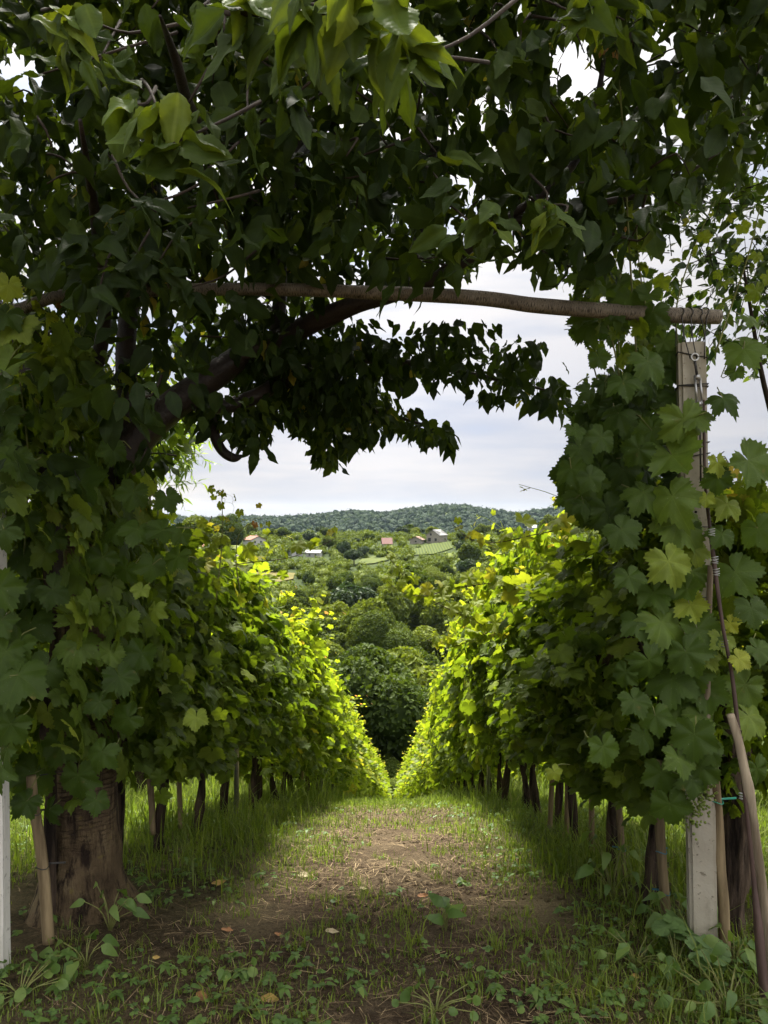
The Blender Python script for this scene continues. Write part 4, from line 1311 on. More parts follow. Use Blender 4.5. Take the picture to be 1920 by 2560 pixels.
# ------------------------------------------------------------------ plum and peach trees behind the rows
def orchard_tree(name, label, base, trunkpts, crowns, tmpl, mat, size, rn):
    t = thing(name, label, 'tree', base)
    ge = Geo()
    for l, r0, r1 in trunkpts:
        s = smooth_path(l, 14)
        ge.tube(s - np.array(base), np.linspace(r0, r1, 14), 8, .12)
    ge.build('trunk', TWIG, t)
    gl = Geo(); gw = Geo()
    for c, rad, k in crowns:
        c = np.array(c, float)
        C = c + unit(rvec(k)) * rng.uniform(.2, 1, (k, 1)) ** .6 * np.array(rad)
        for q in C:
            dr = unit(rvec(1)[0] + np.array((0, 0, .2)))
            ln = rng.uniform(.18, .42)
            e = q + dr * ln
            gw.tube([q - np.array(base), e - np.array(base)], [.003, .0012], 4)
            m = rng.integers(8, 13)
            f = rng.uniform(0, 1, (m, 1))
            T = q + dr * ln * f + rvec(m, .012)
            leaves(gl, tmpl, dr * .6 + rvec(m, .6) - UP * .35, rvec(m, .5) + UP, size * rng.uniform(.7, 1.15, m), T - np.array(base), np.clip(rng.uniform(rn[0], rn[1], m), 0, 1))
    gl.merge(gw, 1)
    gl.build('crown', [mat, TWIG], t)
    return t


bx, by = 2.55, 4.3
bz = float(G(bx, by))
orchard_tree('plum_tree', 'open plum tree with small dark oval leaves standing behind the right row', (bx, by, bz),
             [([(bx, by, bz - .1), (bx + .05, by, bz + 1.2), (bx - .05, by - .1, bz + 2.4), (bx - .1, by - .1, bz + 3.4)], .05, .012),
              ([(bx + .03, by, bz + 1.5), (bx - .5, by - .3, bz + 2.4), (bx - .8, by - .6, bz + 3.1)], .025, .006),
              ([(bx + .03, by, bz + 1.7), (bx + .5, by + .2, bz + 2.6), (bx + .8, by + .2, bz + 3.4)], .025, .006)],
             [(P(1850, 600, 4.0), (.45, .4, .75), 60), (P(1800, 480, 4.0), (.35, .4, .3), 32), (P(1930, 420, 4.2), (.5, .5, .5), 50), (P(2010, 760, 4.2), (.4, .4, .6), 30),
              (P(1750, 620, 3.9), (.16, .2, .22), 14), (P(1890, 740, 3.8), (.14, .2, .2), 12), (P(1880, 1130, 4.0), (.16, .3, .06), 3)], PL, PLUM, .068, (0, .85))
bx, by = -2.75, 8.6
bz = float(G(bx, by))
orchard_tree('peach_tree', 'light green peach tree with narrow drooping leaves behind the left row', (bx, by, bz),
             [([(bx, by, bz - .1), (bx, by, bz + 1.2), (bx + .1, by, bz + 2.4), (bx + .1, by, bz + 3.5)], .07, .012),
              ([(bx, by, bz + 1.4), (bx + .5, by, bz + 2.4), (bx + .8, by, bz + 3.2)], .03, .006)],
             [(P(430, 1130, 8.5), (.32, .5, .45), 55), (P(330, 1060, 8.5), (.6, .6, .8), 80), (P(230, 1180, 8.6), (.6, .6, .9), 80), (P(380, 960, 8.5), (.5, .5, .5), 40), (P(600, 660, 8.8), (.5, .5, .5), 0)],
             PE, PEACH, .13, (0, 1))


# ------------------------------------------------------------------ grass, weeds, straw and litter on the ground
def frustum_pts(n, y0, y1, xmax, power=1.0):
    """more points near the camera"""
    u = rng.random(n)
    y = y0 * (y1 / y0) ** (u ** power)
    x = rng.uniform(-1, 1, n) * np.minimum(xmax, .62 * y + .35)
    return x, y


def path_mask(x, y):
    """0 on the bare trodden middle, 1 in the grass beside it"""
    c = .013 * y
    a = np.abs(x - c + (fbm(x * .9 + 9, y * .9, 31, 3) - .5) * .9)
    return sstep(.28, .80, a)


def blades(ge, x, y, h, w, A, lean=.5):
    n = len(x)
    z = G(x, y) - .006
    ph = rng.uniform(0, 2 * np.pi, n)
    d = np.stack((np.cos(ph), np.sin(ph), 0 * ph), 1)
    b = h * rng.uniform(.1, 1.0, n) * lean
    s = np.stack((-np.sin(ph + rng.normal(0, .4, n)), np.cos(ph), 0 * ph), 1)
    B = np.stack((x, y, z), 1)
    mid = B + d * (b * .28)[:, None] + UP * (h * .58)[:, None]
    tip = B + d * b[:, None] + UP * (h * rng.uniform(.82, 1.0, n))[:, None]
    hw = (w / 2)[:, None]
    V = np.stack((B - s * hw, B + s * hw, mid + s * hw * .8, mid - s * hw * .8, tip), 1).reshape(-1, 3)
    o = np.arange(n)[:, None] * 5
    ge.add(V, [o + np.array([[0, 1, 2, 3]]), o + np.array([[3, 2, 4]])], None, np.repeat(A, 5))


gg = Geo()
# short turf
x, y = frustum_pts(150000, 1.95, 24, 4.6, .95)
dens = path_mask(x, y)
patch = fbm(x * 1.6, y * 1.6, 41, 4)
near_open = sstep(2.75, 2.2, y)
right_near = sstep(.35, .9, x) * sstep(3.3, 2.6, y)
dens = np.clip(np.maximum(dens, sstep(6.0, 8.4, y)) * sstep(2.9, 4.6, y) * 1.0 + (.36 + .6 * sstep(3.2, 4.4, y)) * sstep(.47, .61, patch) + .22 * near_open * sstep(.48, .62, patch) + .7 * right_near, 0.012, 1)
dens *= np.where((np.abs(x + 1.15) < .45) & (np.abs(y - 3.0) < .45), .25, 1)
k = rng.random(len(x)) < dens
x, y = x[k], y[k]
tall = (1 + .8 * sstep(.55, 1.0, np.abs(x)) * sstep(3.2, 4.5, y)) * (1 - .45 * sstep(3.0, 2.5, y) * sstep(.7, .3, x))
h = rng.gamma(3.2, .0105, len(x)) * tall * (.8 + .5 * sstep(4, 9, y)) + .008
blades(gg, x, y, h, rng.uniform(.0022, .0042, len(x)) * (1 + .12 * y), np.clip(rng.beta(2.2, 2.4, len(x)) * .9 + (rng.random(len(x)) < .05) * .3, 0, 1), .9)
# long grass at the feet of the rows
x, y = frustum_pts(60000, 2.3, 26, 4.6, .8)
a = np.abs(x - .013 * y)
k = rng.random(len(x)) < (sstep(.62, .95, a) * (.35 + .65 * sstep(.42, .6, fbm(x * 1.4, y * 1.1, 55, 3))) * np.where(x < 0, sstep(3.2, 3.8, y), sstep(2.2, 2.5, y)))
x, y = x[k], y[k]
h = rng.gamma(4, .026, len(x)) * (1 + 1.1 * sstep(5.5, 8.5, y)) * (.70 + .25 * (x < 0)) * (.55 + .9 * sstep(.35, .65, fbm(x * 2.2, y * 2.2, 71, 2))) + .03
blades(gg, x, y, h, rng.uniform(.004, .0075, len(x)) * (1 + .05 * y), np.clip(rng.beta(2.5, 2.4, len(x)) * .92, 0, .9), 1.0)
# tufts on the path
cx, cy_ = frustum_pts(120, 2.05, 7, 1.3, .9)
x = np.repeat(cx, 30) + rng.normal(0, .026, 120 * 30); y = np.repeat(cy_, 30) + rng.normal(0, .026, 120 * 30)
blades(gg, x, y, rng.gamma(4, .0095, len(x)) + .008, rng.uniform(.0022, .004, len(x)), np.clip(rng.beta(2.2, 2.2, len(x)) * .9, 0, 1), 1.0)
cx, cy_ = frustum_pts(330, 1.95, 2.9, 2.2, 1.0)
k = rng.random(330) < np.clip(.10 + .75 * sstep(.25, .9, cx) + .35 * sstep(2.3, 2.1, cy_) * sstep(-.5, .1, cx), 0, 1) * sstep(.35, .55, fbm(cx * 2.5, cy_ * 2.5, 19, 2))
cx, cy_ = cx[k], cy_[k]
x = np.repeat(cx, 18) + rng.normal(0, .022, len(cx) * 18); y = np.repeat(cy_, 18) + rng.normal(0, .022, len(cx) * 18)
blades(gg, x, y, rng.gamma(5, .012 , len(x)) * (.7 + .5 * sstep(.3, .9, x)) + .012, rng.uniform(.003, .0062, len(x)), np.clip(np.repeat(rng.uniform(.2, .8, len(cx)), 18) + rng.normal(0, .1, len(x)), 0, .95), 1.2)
tag(gg.build('grass', GRASS), 'short green grass and taller tufts beside the bare path', kind='stuff')

# dry straw lying on the soil
gs = Geo()
x, y = frustum_pts(60000, 1.95, 10, 2.2, .85)
k = rng.random(len(x)) < np.clip(.25 + 1.8 * (fbm(x * 1.3 + 5, y * 1.3, 77, 3) - .40) + .3 * sstep(2.5, 2.2, y), .05, 1) * (1 - .7 * path_mask(x, y))
x, y = x[k], y[k]
n = len(x); ph = rng.uniform(0, np.pi, n); L_ = rng.gamma(2, .0085, n) + .004
dv = np.stack((np.cos(ph), np.sin(ph), rng.normal(0, .12, n)), 1); sv = np.stack((-np.sin(ph), np.cos(ph), 0 * ph), 1)
hw = rng.uniform(.0005, .0013, n)[:, None]
B = np.stack((x, y, G(x, y) + rng.uniform(.003, .012, n)), 1)
V = np.stack((B - dv * L_[:, None] - sv * hw, B - dv * L_[:, None] + sv * hw, B + dv * L_[:, None] + sv * hw, B + dv * L_[:, None] - sv * hw), 1)
V[:, 2:, 2] = np.maximum(V[:, 2:, 2], (G(V[:, 2:, 0], V[:, 2:, 1]) + .002)); V[:, :2, 2] = np.maximum(V[:, :2, 2], G(V[:, :2, 0], V[:, :2, 1]) + .002)
gs.add(V.reshape(-1, 3), np.arange(n * 4).reshape(-1, 4), None, np.repeat(rng.random(n), 4))
ms, nts = new_mat('dry_straw')
finish(nts, ramp(nts, nd(nts, 'ShaderNodeAttribute', None, attribute_name='rnd').outputs['Fac'], [(0, (.035, .022, .012)), (.5, (.13, .09, .048)), (1, (.33, .25, .14))]), .85, .2)
tag(gs.build('straw', ms), 'dry straw and stalk bits strewn on the bare soil', kind='stuff')

# clods and crumbs of soil
bm = bmesh.new(); bmesh.ops.create_icosphere(bm, subdivisions=1, radius=1)
bv = np.array([v.co[:] for v in bm.verts]); bf = np.array([[v.index for v in f.verts] for f in bm.faces]); bm.free()
bv = bv * (1 + .5 * (vnoise(bv[:, 0] * 2 + 3, bv[:, 1] * 2 + bv[:, 2] * 3, 4)[:, None] - .5))
gk = Geo()
x, y = frustum_pts(16000, 1.95, 8, 2.0, .8)
k = rng.random(len(x)) < np.clip((1 - .8 * path_mask(x, y)) * sstep(.35, .6, fbm(x * 2, y * 2, 63, 3)) + .1, 0, 1)
x, y = x[k], y[k]
n = len(x)
a = rng.uniform(0, 6.28, n); M = np.zeros((n, 3, 3)); r_ = rng.gamma(2.0, .0022, n) + .0012
M[:, 0, 0] = np.cos(a) * r_; M[:, 0, 1] = -np.sin(a) * r_; M[:, 1, 0] = np.sin(a) * r_ * 1.3; M[:, 1, 1] = np.cos(a) * r_ * 1.3; M[:, 2, 2] = r_ * .7
gk.stamp((bv, [bf], bv[:, :2]), M, np.stack((x, y, G(x, y) + r_ * .2), 1), rng.random(n))
tag(gk.build('soil_clods', bpy.data.materials['ground_soil']), 'small clods and crumbs of dark soil lying on the path', kind='stuff')

# clover and seedlings
def disc(n, bend):
    a = np.linspace(0, 2 * np.pi, n, endpoint=False)
    V = np.concatenate((np.zeros((1, 3)), np.stack((np.sin(a) * .48, .5 - np.cos(a) * .5, .10 * np.cos(2 * a) - bend * (.5 - np.cos(a) * .5) ** 2), 1)))
    return V, [np.array([(0, 1 + (k + 1) % n, 1 + k) for k in range(n)])], V[:, :2].copy()


DISC = [disc(9, .2), disc(9, .5)]
WL = [blade_leaf_template(.26, 6, c, .25, .05) for c in (.35, .6)]
gw = Geo()
cx, cy_ = frustum_pts(5200, 1.95, 9, 3.0, .85)
pm = path_mask(cx, cy_)
wd = np.clip(.12 + .7 * pm + .9 * sstep(2.9, 2.2, cy_), 0, 1) * sstep(.40, .60, fbm(cx * 2.1 + 3, cy_ * 2.1, 88, 3))
k = rng.random(len(cx)) < wd
cx, cy_ = cx[k], cy_[k]
n = len(cx)
kind = rng.random(n)
cl = kind < .55
for sel, lf, tm, s0, s1, up in ((cl, 3, DISC, .009, .019, .30), (kind >= .85, 7, WL, .016, .036, .5), ((kind >= .55) & (kind < .70), 2, WL, .018, .034, .6), ((kind >= .70) & (kind < .85), 4, DISC, .012, .024, .5)):
    X_, Y_ = cx[sel], cy_[sel]
    m = len(X_)
    hh = rng.uniform(.012, .055, m)
    ph = rng.uniform(0, 6.28, m)
    for q in range(lf):
        a = ph + q * 2 * np.pi / lf + rng.normal(0, .2, m)
        ax = np.stack((np.cos(a), np.sin(a), np.full(m, up) * rng.uniform(-.2, 1, m)), 1)
        nr = UP + rvec(m, .22)
        leaves(gw, tm, ax, nr, rng.uniform(s0, s1, m), np.stack((X_, Y_, G(X_, Y_) + hh), 1), np.clip(rng.normal(.5, .22, m), 0, 1))
tag(gw.build('ground_cover', WEED), 'clover and small seedlings scattered over the ground', kind='stuff')


# larger weeds one can single out
def weed(name, label, cat, px, py, nl, tm, mat, size, hgt, spread, group=None, droop=.2, upright=.6):
    d = 2.0
    for _ in range(60):
        p = P(px, py, d)
        if p[2] <= float(G(p[0], p[1])): break
        d += .02
    b = np.array((p[0], p[1], float(G(p[0], p[1]))))
    t = thing(name, label, cat, b, group)
    ge = Geo(); gl = Geo()
    for q in range(nl):
        a = rng.uniform(0, 6.28)
        r_ = spread * math.sqrt(rng.uniform(.05, 1)); h = hgt * rng.uniform(.45, 1.0)
        e = np.array((r_ * math.cos(a), r_ * math.sin(a), h))
        ge.tube(smooth_path([(0, 0, -.01), e * np.array((.35, .35, .6)), e], 6), np.linspace(.0022, .0014, 6), 5)
        ax = np.array((math.cos(a), math.sin(a), -droop)) + rvec(1, .15)[0]
        leaves(gl, tm, ax[None], (UP * upright + np.array((math.cos(a) * .2, math.sin(a) * .2 - .55, 0)) + rvec(1, .15)[0])[None], np.array([size * rng.uniform(.7, 1.15)]), (e - np.array((math.cos(a), math.sin(a), 0)) * size * .1)[None], rng.uniform(.2, 1, 1))
    ge.build('stems', SHOOT, t); gl.build('leaves', mat, t)
    return t


def mallow_template(seed):
    n = 49; th = (np.arange(n) + .5) / n * 2 * np.pi - np.pi
    r_ = .86 + .12 * np.cos(th * 6.2) ** 2 + .03 * np.where(np.arange(n) % 2, 1, -1)
    r_ = np.where(np.abs(th) > 2.75, r_ * np.interp(np.abs(th), [2.75, 3.14], [1, .25]), r_)
    x = np.sin(th) * r_; y = np.cos(th) * r_
    z = .10 * np.abs(np.sin(th * 180 / 62)) - .05
    V = np.concatenate((np.zeros((1, 3)), np.stack((x, y, z), 1)))
    return V, [np.array([(0, 2 + a, 1 + a) for a in range(n - 1)])], V[:, :2].copy()


ML = [mallow_template(0)]
weed('mallow_plant', 'pale green mallow with wide round pleated leaves at the foot of the concrete post', 'plant', 1690, 2440, 9, ML, MALLOW, .055, .13, .15, None, .1, .9)
weed('nettle_plant', 'leafy nettle with toothed leaves growing right of the concrete post foot', 'plant', 1835, 2440, 14, WL, WEED, .075, .12, .07, None, .3)
weed('broadleaf_weed', 'upright broadleaf weed at the right side of the cherry trunk base', 'plant', 275, 2330, 12, WL, WEED, .06, .15, .10, None, .2)
weed('broadleaf_weed', 'spreading weed with drooping leaves in front of the tied stake at the cherry trunk', 'plant', 215, 2420, 12, WL, WEED, .065, .08, .11, None, .3)
weed('broadleaf_weed', 'round-leaved weed at the bottom left corner beside the whitewashed post', 'plant', 50, 2500, 16, DISC, WEED, .035, .07, .12, None, .2)
weed('broadleaf_weed', 'narrow upright dock standing alone in the middle of the path', 'plant', 1115, 2330, 8, WL, WEED, .075, .09, .03, None, -.8)
weed('broadleaf_weed', 'tall leafy weed between the blue-tied stake and the concrete post', 'plant', 1690, 2350, 18, WL, WEED, .075, .16, .12, None, .3)
weed('broadleaf_weed', 'broad low weed left of the mallow in the grass', 'plant', 1590, 2420, 14, WL, WEED, .065, .12, .12, None, .3)
weed('broadleaf_weed', 'bushy weed among the clover at the bottom right corner', 'plant', 1820, 2540, 22, WL, WEED, .055, .12, .18, None, .2)
weed('broadleaf_weed', 'low rosette weed at the bottom edge below the path', 'plant', 1090, 2535, 14, DISC, WEED, .032, .05, .12, None, .2)
weed('broadleaf_weed', 'small three-leaved weed on the bare soil right of the cherry roots', 'plant', 590, 2440, 8, DISC, WEED, .03, .05, .06, None, .2)
weed('broadleaf_weed', 'leafy clump in the grass under the third vine of the right row', 'plant', 1530, 2120, 14, WL, WEED, .07, .25, .14, None, .3)

# fallen leaves one by one
YL = simple('yellow_dead_leaf', (.24, .15, .04), (.40, .28, .09), 30, .8)
BL = simple('brown_dead_leaf', (.16, .07, .03), (.30, .15, .06), 30, .7)
PLF = simple('pale_dead_leaf', (.26, .21, .12), (.42, .36, .23), 30, .8)
for lab, px, py, m, s in [('yellow dead leaf on bare soil right of the cherry roots', 547, 2217, YL, .07), ('pale curled leaf in the middle of the path, farther back', 765, 2193, PLF, .085),
                          ('whitish leaf scrap on the path, alone in the dark soil', 908, 2227, PLF, .035), ('pale dry leaf in the middle of the path, nearer the front', 830, 2338, PLF, .05),
                          ('orange-brown leaf on the path right of the middle', 1057, 2247, BL, .05), ('curled brown leaf near the pale leaf on the left of the path', 568, 2330, BL, .045),
                          ('rust brown leaf beside the dry pale leaf', 698, 2340, BL, .035), ('yellow-orange leaf scrap at the lower left', 392, 2405, YL, .03),
                          ('large tan leaf standing in the grass at the bottom edge', 668, 2505, YL, .075), ('light orange leaf left of the mallow', 1595, 2452, YL, .045),
                          ('brown twig-like leaf flat at the bottom left', 520, 2490, BL, .07)]:
    d = 1.9
    for _ in range(400):
        p = P(px, py, d)
        if p[2] <= float(G(p[0], p[1])): break
        d += .01
    ge = Geo()
    leaves(ge, CL, np.array([[rng.normal(1, .3), rng.normal(0, .5), .05]]), np.array([[rng.normal(0, .25), -.45, 1.0]]), np.array([s]), np.zeros((1, 3)), np.array([.5]), np.array([.85]))
    o = ge.build('fallen_leaf', m); o.location = (p[0] - s / 2, p[1], float(G(p[0], p[1])) + .012)
    tag(o, lab, 'leaf', 'fallen leaves on the path')

# ------------------------------------------------------------------ trees of the valley and the far slope
def crown_mesh(name, seed, R_, H_, nlobe, nface, ls, mat, top=1.0, drape=.25):
    global rng
    keep = rng; rng = np.random.default_rng(seed)
    ge = Geo()
    bm = bmesh.new(); bmesh.ops.create_icosphere(bm, subdivisions=2, radius=1)
    iv = np.array([v.co[:] for v in bm.verts]); if_ = np.array([[v.index for v in f.verts] for f in bm.faces]); bm.free()
    lob = []
    for k in range(nlobe):
        u = unit(rvec(1))[0]
        u[2] = abs(u[2]) * 1.0 - .25
        q = u * rng.uniform(.35, .72)
        lr = rng.uniform(.24, .46) * (1.1 - .3 * max(q[2], 0))
        lob.append((q * np.array((R_, R_, H_ / 2)), lr * (R_ + H_ / 2) / 2))
    lob.append((np.zeros(3), .55 * R_))
    wts = np.array([l[1] ** 2 for l in lob]); wts /= wts.sum()
    for c, lr in lob:
        w = iv * lr * .80 * (1 + .18 * (vnoise(iv[:, 0] * 3 + c[0], iv[:, 1] * 3 + iv[:, 2] * 2, seed)[:, None] - .5)) + c
        ge.add(w, if_, None, .25)  # darker core tone stands for the shade inside the crown
    pick = rng.choice(len(lob), nface, p=wts)
    c = np.array([l[0] for l in lob])[pick]; lr = np.array([l[1] for l in lob])[pick]
    u = unit(rvec(nface))
    u[:, 2] = np.where(u[:, 2] < -.35, -u[:, 2], u[:, 2])
    bump = 1 + .20 * (fbm(u[:, 0] * 2.4 + pick * 3.1, u[:, 1] * 2.4 + u[:, 2] * 2.1, seed, 3) - .5)
    T = c + u * (lr * rng.uniform(.80, 1.12, nface) * bump)[:, None]
    nr = u + rvec(nface, .45) + UP * .35
    ax = rvec(nface, .8) - UP * drape
    q = np.array([(-.45, 0, 0), (-.2, .55, .12), (.0, 1.0, -.05), (.42, .6, .10), (.35, .05, 0), (0, .45, -.12)], float) - np.array((0, .5, 0))
    fa = np.array([(5, 1, 0), (5, 2, 1), (5, 3, 2), (5, 4, 3), (5, 0, 4)])
    M = frames(ax, nr) * (ls * rng.uniform(.55, 1.35, nface))[:, None, None]
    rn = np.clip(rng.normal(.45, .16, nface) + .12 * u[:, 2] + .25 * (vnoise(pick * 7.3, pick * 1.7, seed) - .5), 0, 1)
    ge.stamp((q, [fa], q[:, :2]), M, T, rn)
    o = ge.build(name, mat)
    rng = keep
    return park(o)


def trunk_mesh(name, h, r):
    ge = Geo()
    ge.tube([(0, 0, -1.0), (0, 0, h * .3), (.05 * h, 0, h * .7), (0, .03 * h, h)], [r * 1.3, r, r * .8, r * .4], 8, .1)
    return park(ge.build(name, TWIG))


def spruce_mesh(name, seed, h, r, mat):
    ge = Geo()
    rg = np.random.default_rng(seed)
    n = 2200
    z = h * (.06 + .94 * rg.random(n) ** 1.25)
    lay = np.floor(z / h * 15) / 15
    rad = r * (1 - z / h) * (.45 + .55 * (1 - (z / h * 15 - np.floor(z / h * 15))))* rg.uniform(.5, 1.05, n)
    a = rg.uniform(0, 2 * np.pi, n)
    T = np.stack((rad * np.cos(a), rad * np.sin(a), z), 1)
    ax = np.stack((np.cos(a), np.sin(a), np.full(n, -.45)), 1)
    q = np.array([(-.3, 0, 0), (0, 1.1, -.1), (.3, 0, 0), (0, .3, .1)], float)
    M = frames(ax, np.tile(UP, (n, 1)) + rg.normal(0, .2, (n, 3))) * (h * .085 * (1.15 - z / h))[:, None, None]
    ge.stamp((q, [np.array([(3, 1, 0), (3, 2, 1)])], q[:, :2]), M, T, rg.random(n))
    ge.tube([(0, 0, -1), (0, 0, h * .95)], [h * .02, .02], 6)
    return park(ge.build(name, mat))


NEARC = [crown_mesh('crown', 200 + k, 4.2, 8.5, 15, 24000, .21, TREE) for k in range(4)]
MIDC = [crown_mesh('crown', 220 + k, 3.8, 7.0 + k, 11, 4200, .46, TREE) for k in range(5)]
DARKC = crown_mesh('crown', 240, 3.8, 7.4, 9, 2600, .6, DARKTREE)
PALEC = crown_mesh('crown', 241, 2.6, 7.0, 9, 3000, .45, PALETREE)
SPRC = spruce_mesh('crown', 5, 14, 3.3, DARKTREE)
TK = trunk_mesh('trunk', 5.0, .22)


def put_tree(name, label, crown, x, y, s, h=1.0, group=None, lift=.52, rz=None, spruce=False, sink=0.0):
    z = float(G(x, y)) - sink
    t = thing(name, label, 'tree', (x, y, z), group)
    c = bpy.data.objects.new('crown', crown); COL.objects.link(c); c.parent = t
    c.scale = (s, s, s * h); c.location = (0, 0, 0 if spruce else 3.9 * s * h * lift / .52)
    c.rotation_euler = (0, 0, random.uniform(0, 6.28) if rz is None else rz)
    if not spruce:
        k = bpy.data.objects.new('trunk', TK); COL.objects.link(k); k.parent = t
        k.scale = (s, s, s * h)
    return t


# fields, houses: found where the line of sight meets the far slope
def hit(px, py, d0=190.):
    d = d0
    for _ in range(900):
        p = P(px, py, d)
        if p[2] <= float(G(p[0], p[1])): return p
        d += .6
    return p


def field(name, label, poly, mat, ny=14):
    pts = [hit(*q) for q in poly]
    bm = bmesh.new()
    vs = [bm.verts.new(tuple(p_)) for p_ in pts]
    bm.faces.new(vs)
    bmesh.ops.triangulate(bm, faces=bm.faces[:])
    for _ in range(4):
        bmesh.ops.subdivide_edges(bm, edges=[e for e in bm.edges if e.calc_length() > 5], cuts=1)
        bmesh.ops.triangulate(bm, faces=bm.faces[:])
    for v in bm.verts:
        v.co.z = float(G(v.co.x, v.co.y)) + .5
    me = bpy.data.meshes.new(name); bm.to_mesh(me); bm.free(); me.materials.append(mat)
    o = bpy.data.objects.new(name, me); COL.objects.link(o)
    return tag(o, label, kind='structure'), pts


MEAD = simple('meadow_grass', (.075, .075, .024), (.125, .105, .043), .12, .95, .1)
MEAD2 = simple('pale_meadow_grass', (.042, .060, .016), (.085, .098, .030), .2, .95, .1)
mv, ntv = new_mat('hillside_vineyard')
wv = nd(ntv, 'ShaderNodeTexWave', {'Vector': nd(ntv, 'ShaderNodeTexCoord').outputs['Object'], 'Scale': .22, 'Distortion': 1.2, 'Detail': 3.0}).outputs['Color']
finish(ntv, mixc(ntv, wv, (.030, .046, .012), (.066, .08, .022)), .95, .1)
field('meadow', 'tan hay meadow on the opposite slope', [(640, 1460), (700, 1458), (733, 1450), (738, 1436), (660, 1430), (600, 1440), (600, 1458)], MEAD)
field('meadow', 'pale green meadow strip below the dark round tree', [(893, 1414), (935, 1411), (972, 1402), (976, 1392), (940, 1391), (905, 1399)], MEAD2)
field('hillside_vineyard', 'light green hillside vineyard below the grey unfinished house', [(1030, 1390), (1085, 1387), (1132, 1372), (1138, 1356), (1085, 1360), (1040, 1370)], mv)

WALLW = simple('white_plaster', (.30, .30, .29), (.38, .38, .37), 2, .9)
WALLG = simple('grey_render', (.19, .175, .15), (.27, .25, .215), 1.2, .9)
ROOFR = simple('red_roof_tiles', (.15, .06, .04), (.22, .095, .06), 2, .8)
ROOFP = simple('faded_red_roof', (.10, .05, .045), (.14, .07, .06), 2, .8)
ROOFG = simple('pale_sheet_roof', (.14, .14, .137), (.22, .22, .215), 1.5, .6)
ROOFB = simple('brown_roof_tiles', (.16, .11, .085), (.24, .16, .12), 2, .8)
WIN = simple('window_glass', (.02, .025, .03), (.05, .055, .06), 1, .2, .6)


def house(name, label, px, py, w, dep, wh, rh, yaw, wallm, roofm, wins=(), along=True, chimney=True, cat='house', d0=190.):
    b = hit(px, py, d0)
    t = thing(name, label, cat, b)
    t.rotation_euler = (0, 0, yaw)
    z0 = -3.0
    ge = Geo()
    a, c = w / 2, dep / 2
    if along:    # ridge along local x; gables at the x ends
        V = [(-a, -c, z0), (a, -c, z0), (a, c, z0), (-a, c, z0), (-a, -c, wh), (a, -c, wh), (a, c, wh), (-a, c, wh), (-a, 0, wh + rh), (a, 0, wh + rh)]
        ge.add(V, [np.array([(0, 1, 5, 4), (2, 3, 7, 6)]), np.array([(1, 2, 6, 9, 5), (3, 0, 4, 8, 7)])])
        o_ = .5
        sl = rh / c
        Rf = [(-a - o_, -c - o_, wh - o_ * sl + .06), (a + o_, -c - o_, wh - o_ * sl + .06), (a + o_, 0, wh + rh + .06), (-a - o_, 0, wh + rh + .06), (-a - o_, c + o_, wh - o_ * sl + .06), (a + o_, c + o_, wh - o_ * sl + .06)]
    else:        # ridge along local y; gable towards the viewer
        V = [(-a, -c, z0), (a, -c, z0), (a, c, z0), (-a, c, z0), (-a, -c, wh), (a, -c, wh), (a, c, wh), (-a, c, wh), (0, -c, wh + rh), (0, c, wh + rh)]
        ge.add(V, [np.array([(1, 2, 6, 5), (3, 0, 4, 7)]), np.array([(0, 1, 5, 8, 4), (2, 3, 7, 9, 6)])])
        o_ = .5
        sl = rh / a
        Rf = [(-a - o_, -c - o_, wh - o_ * sl + .06), (-a - o_, c + o_, wh - o_ * sl + .06), (0, c + o_, wh + rh + .06), (0, -c - o_, wh + rh + .06), (a + o_, c + o_, wh - o_ * sl + .06), (a + o_, -c - o_, wh - o_ * sl + .06)]
    ge.build('walls', wallm, t, False)
    gr = Geo()
    Rf = np.array(Rf)
    up = Rf + np.array((0, 0, .18))
    gr.add(np.concatenate((Rf, up)), np.array([(3, 2, 1, 0), (2, 3, 4, 5), (6, 7, 8, 9), (9, 8, 11, 10), (0, 1, 7, 6), (1, 2, 8, 7), (3, 0, 6, 9), (4, 3, 9, 10), (2, 5, 11, 8), (5, 4, 10, 11)]))
    rf = gr.build('roof', roofm, t, False)
    if chimney:
        gh = Geo(); gh.box((a * .3, 0 if along else .5, wh + rh + .2), (.6, .6, 1.4)); gh.build('chimney', wallm, rf, False)
    for x, z, ww, hh in wins:
        gw_ = Geo(); gw_.box((x, -c - .02, z), (ww, .1, hh)); wn = gw_.build('window', WIN, t, False)
        gf = Geo(); gf.box((x, -c - .06, z - hh / 2 - .07), (ww + .3, .22, .12)); gf.build('sill', wallm, wn, False)
    return t, b


HS = []
HS.append(house('house', 'white house with a pale roof beside the dark spruce on the ridge', 1277, 1340, 11.5, 8, 3.6, 2.6, R(12), WALLW, ROOFG, [(-4, 2, 1.0, 1.2), (-1.6, 2, 1.0, 1.2), (1.4, 2, 1.0, 1.2), (4, 2, 1, 1.2)]))
HS.append(house('house', 'pale-roofed house partly hidden behind the dark spruce', 1330, 1340, 8, 7, 8.2, 2.4, R(-10), WALLW, ROOFG, [(-2, 6.3, 1, 1.1), (2, 6.3, 1, 1.1)]))
HS.append(house('unfinished_house', 'grey unfinished house with a gable above the hillside vineyard', 1092, 1354, 7.5, 10, 3.6, 2.6, R(-28), WALLG, ROOFG, [(-1.2, 3.9, 1.0, 1.1), (-2, 1.2, 1.6, 1.8), (1.6, 1.2, 1.2, 1.4)], along=False, chimney=False))
HS.append(house('shed', 'low shed with a brown roof left of the grey unfinished house', 1043, 1358, 6.5, 5, 1.9, 1.5, R(-20), WALLG, ROOFB, [(0, 1, .9, .8)], along=False, chimney=False, cat='shed'))
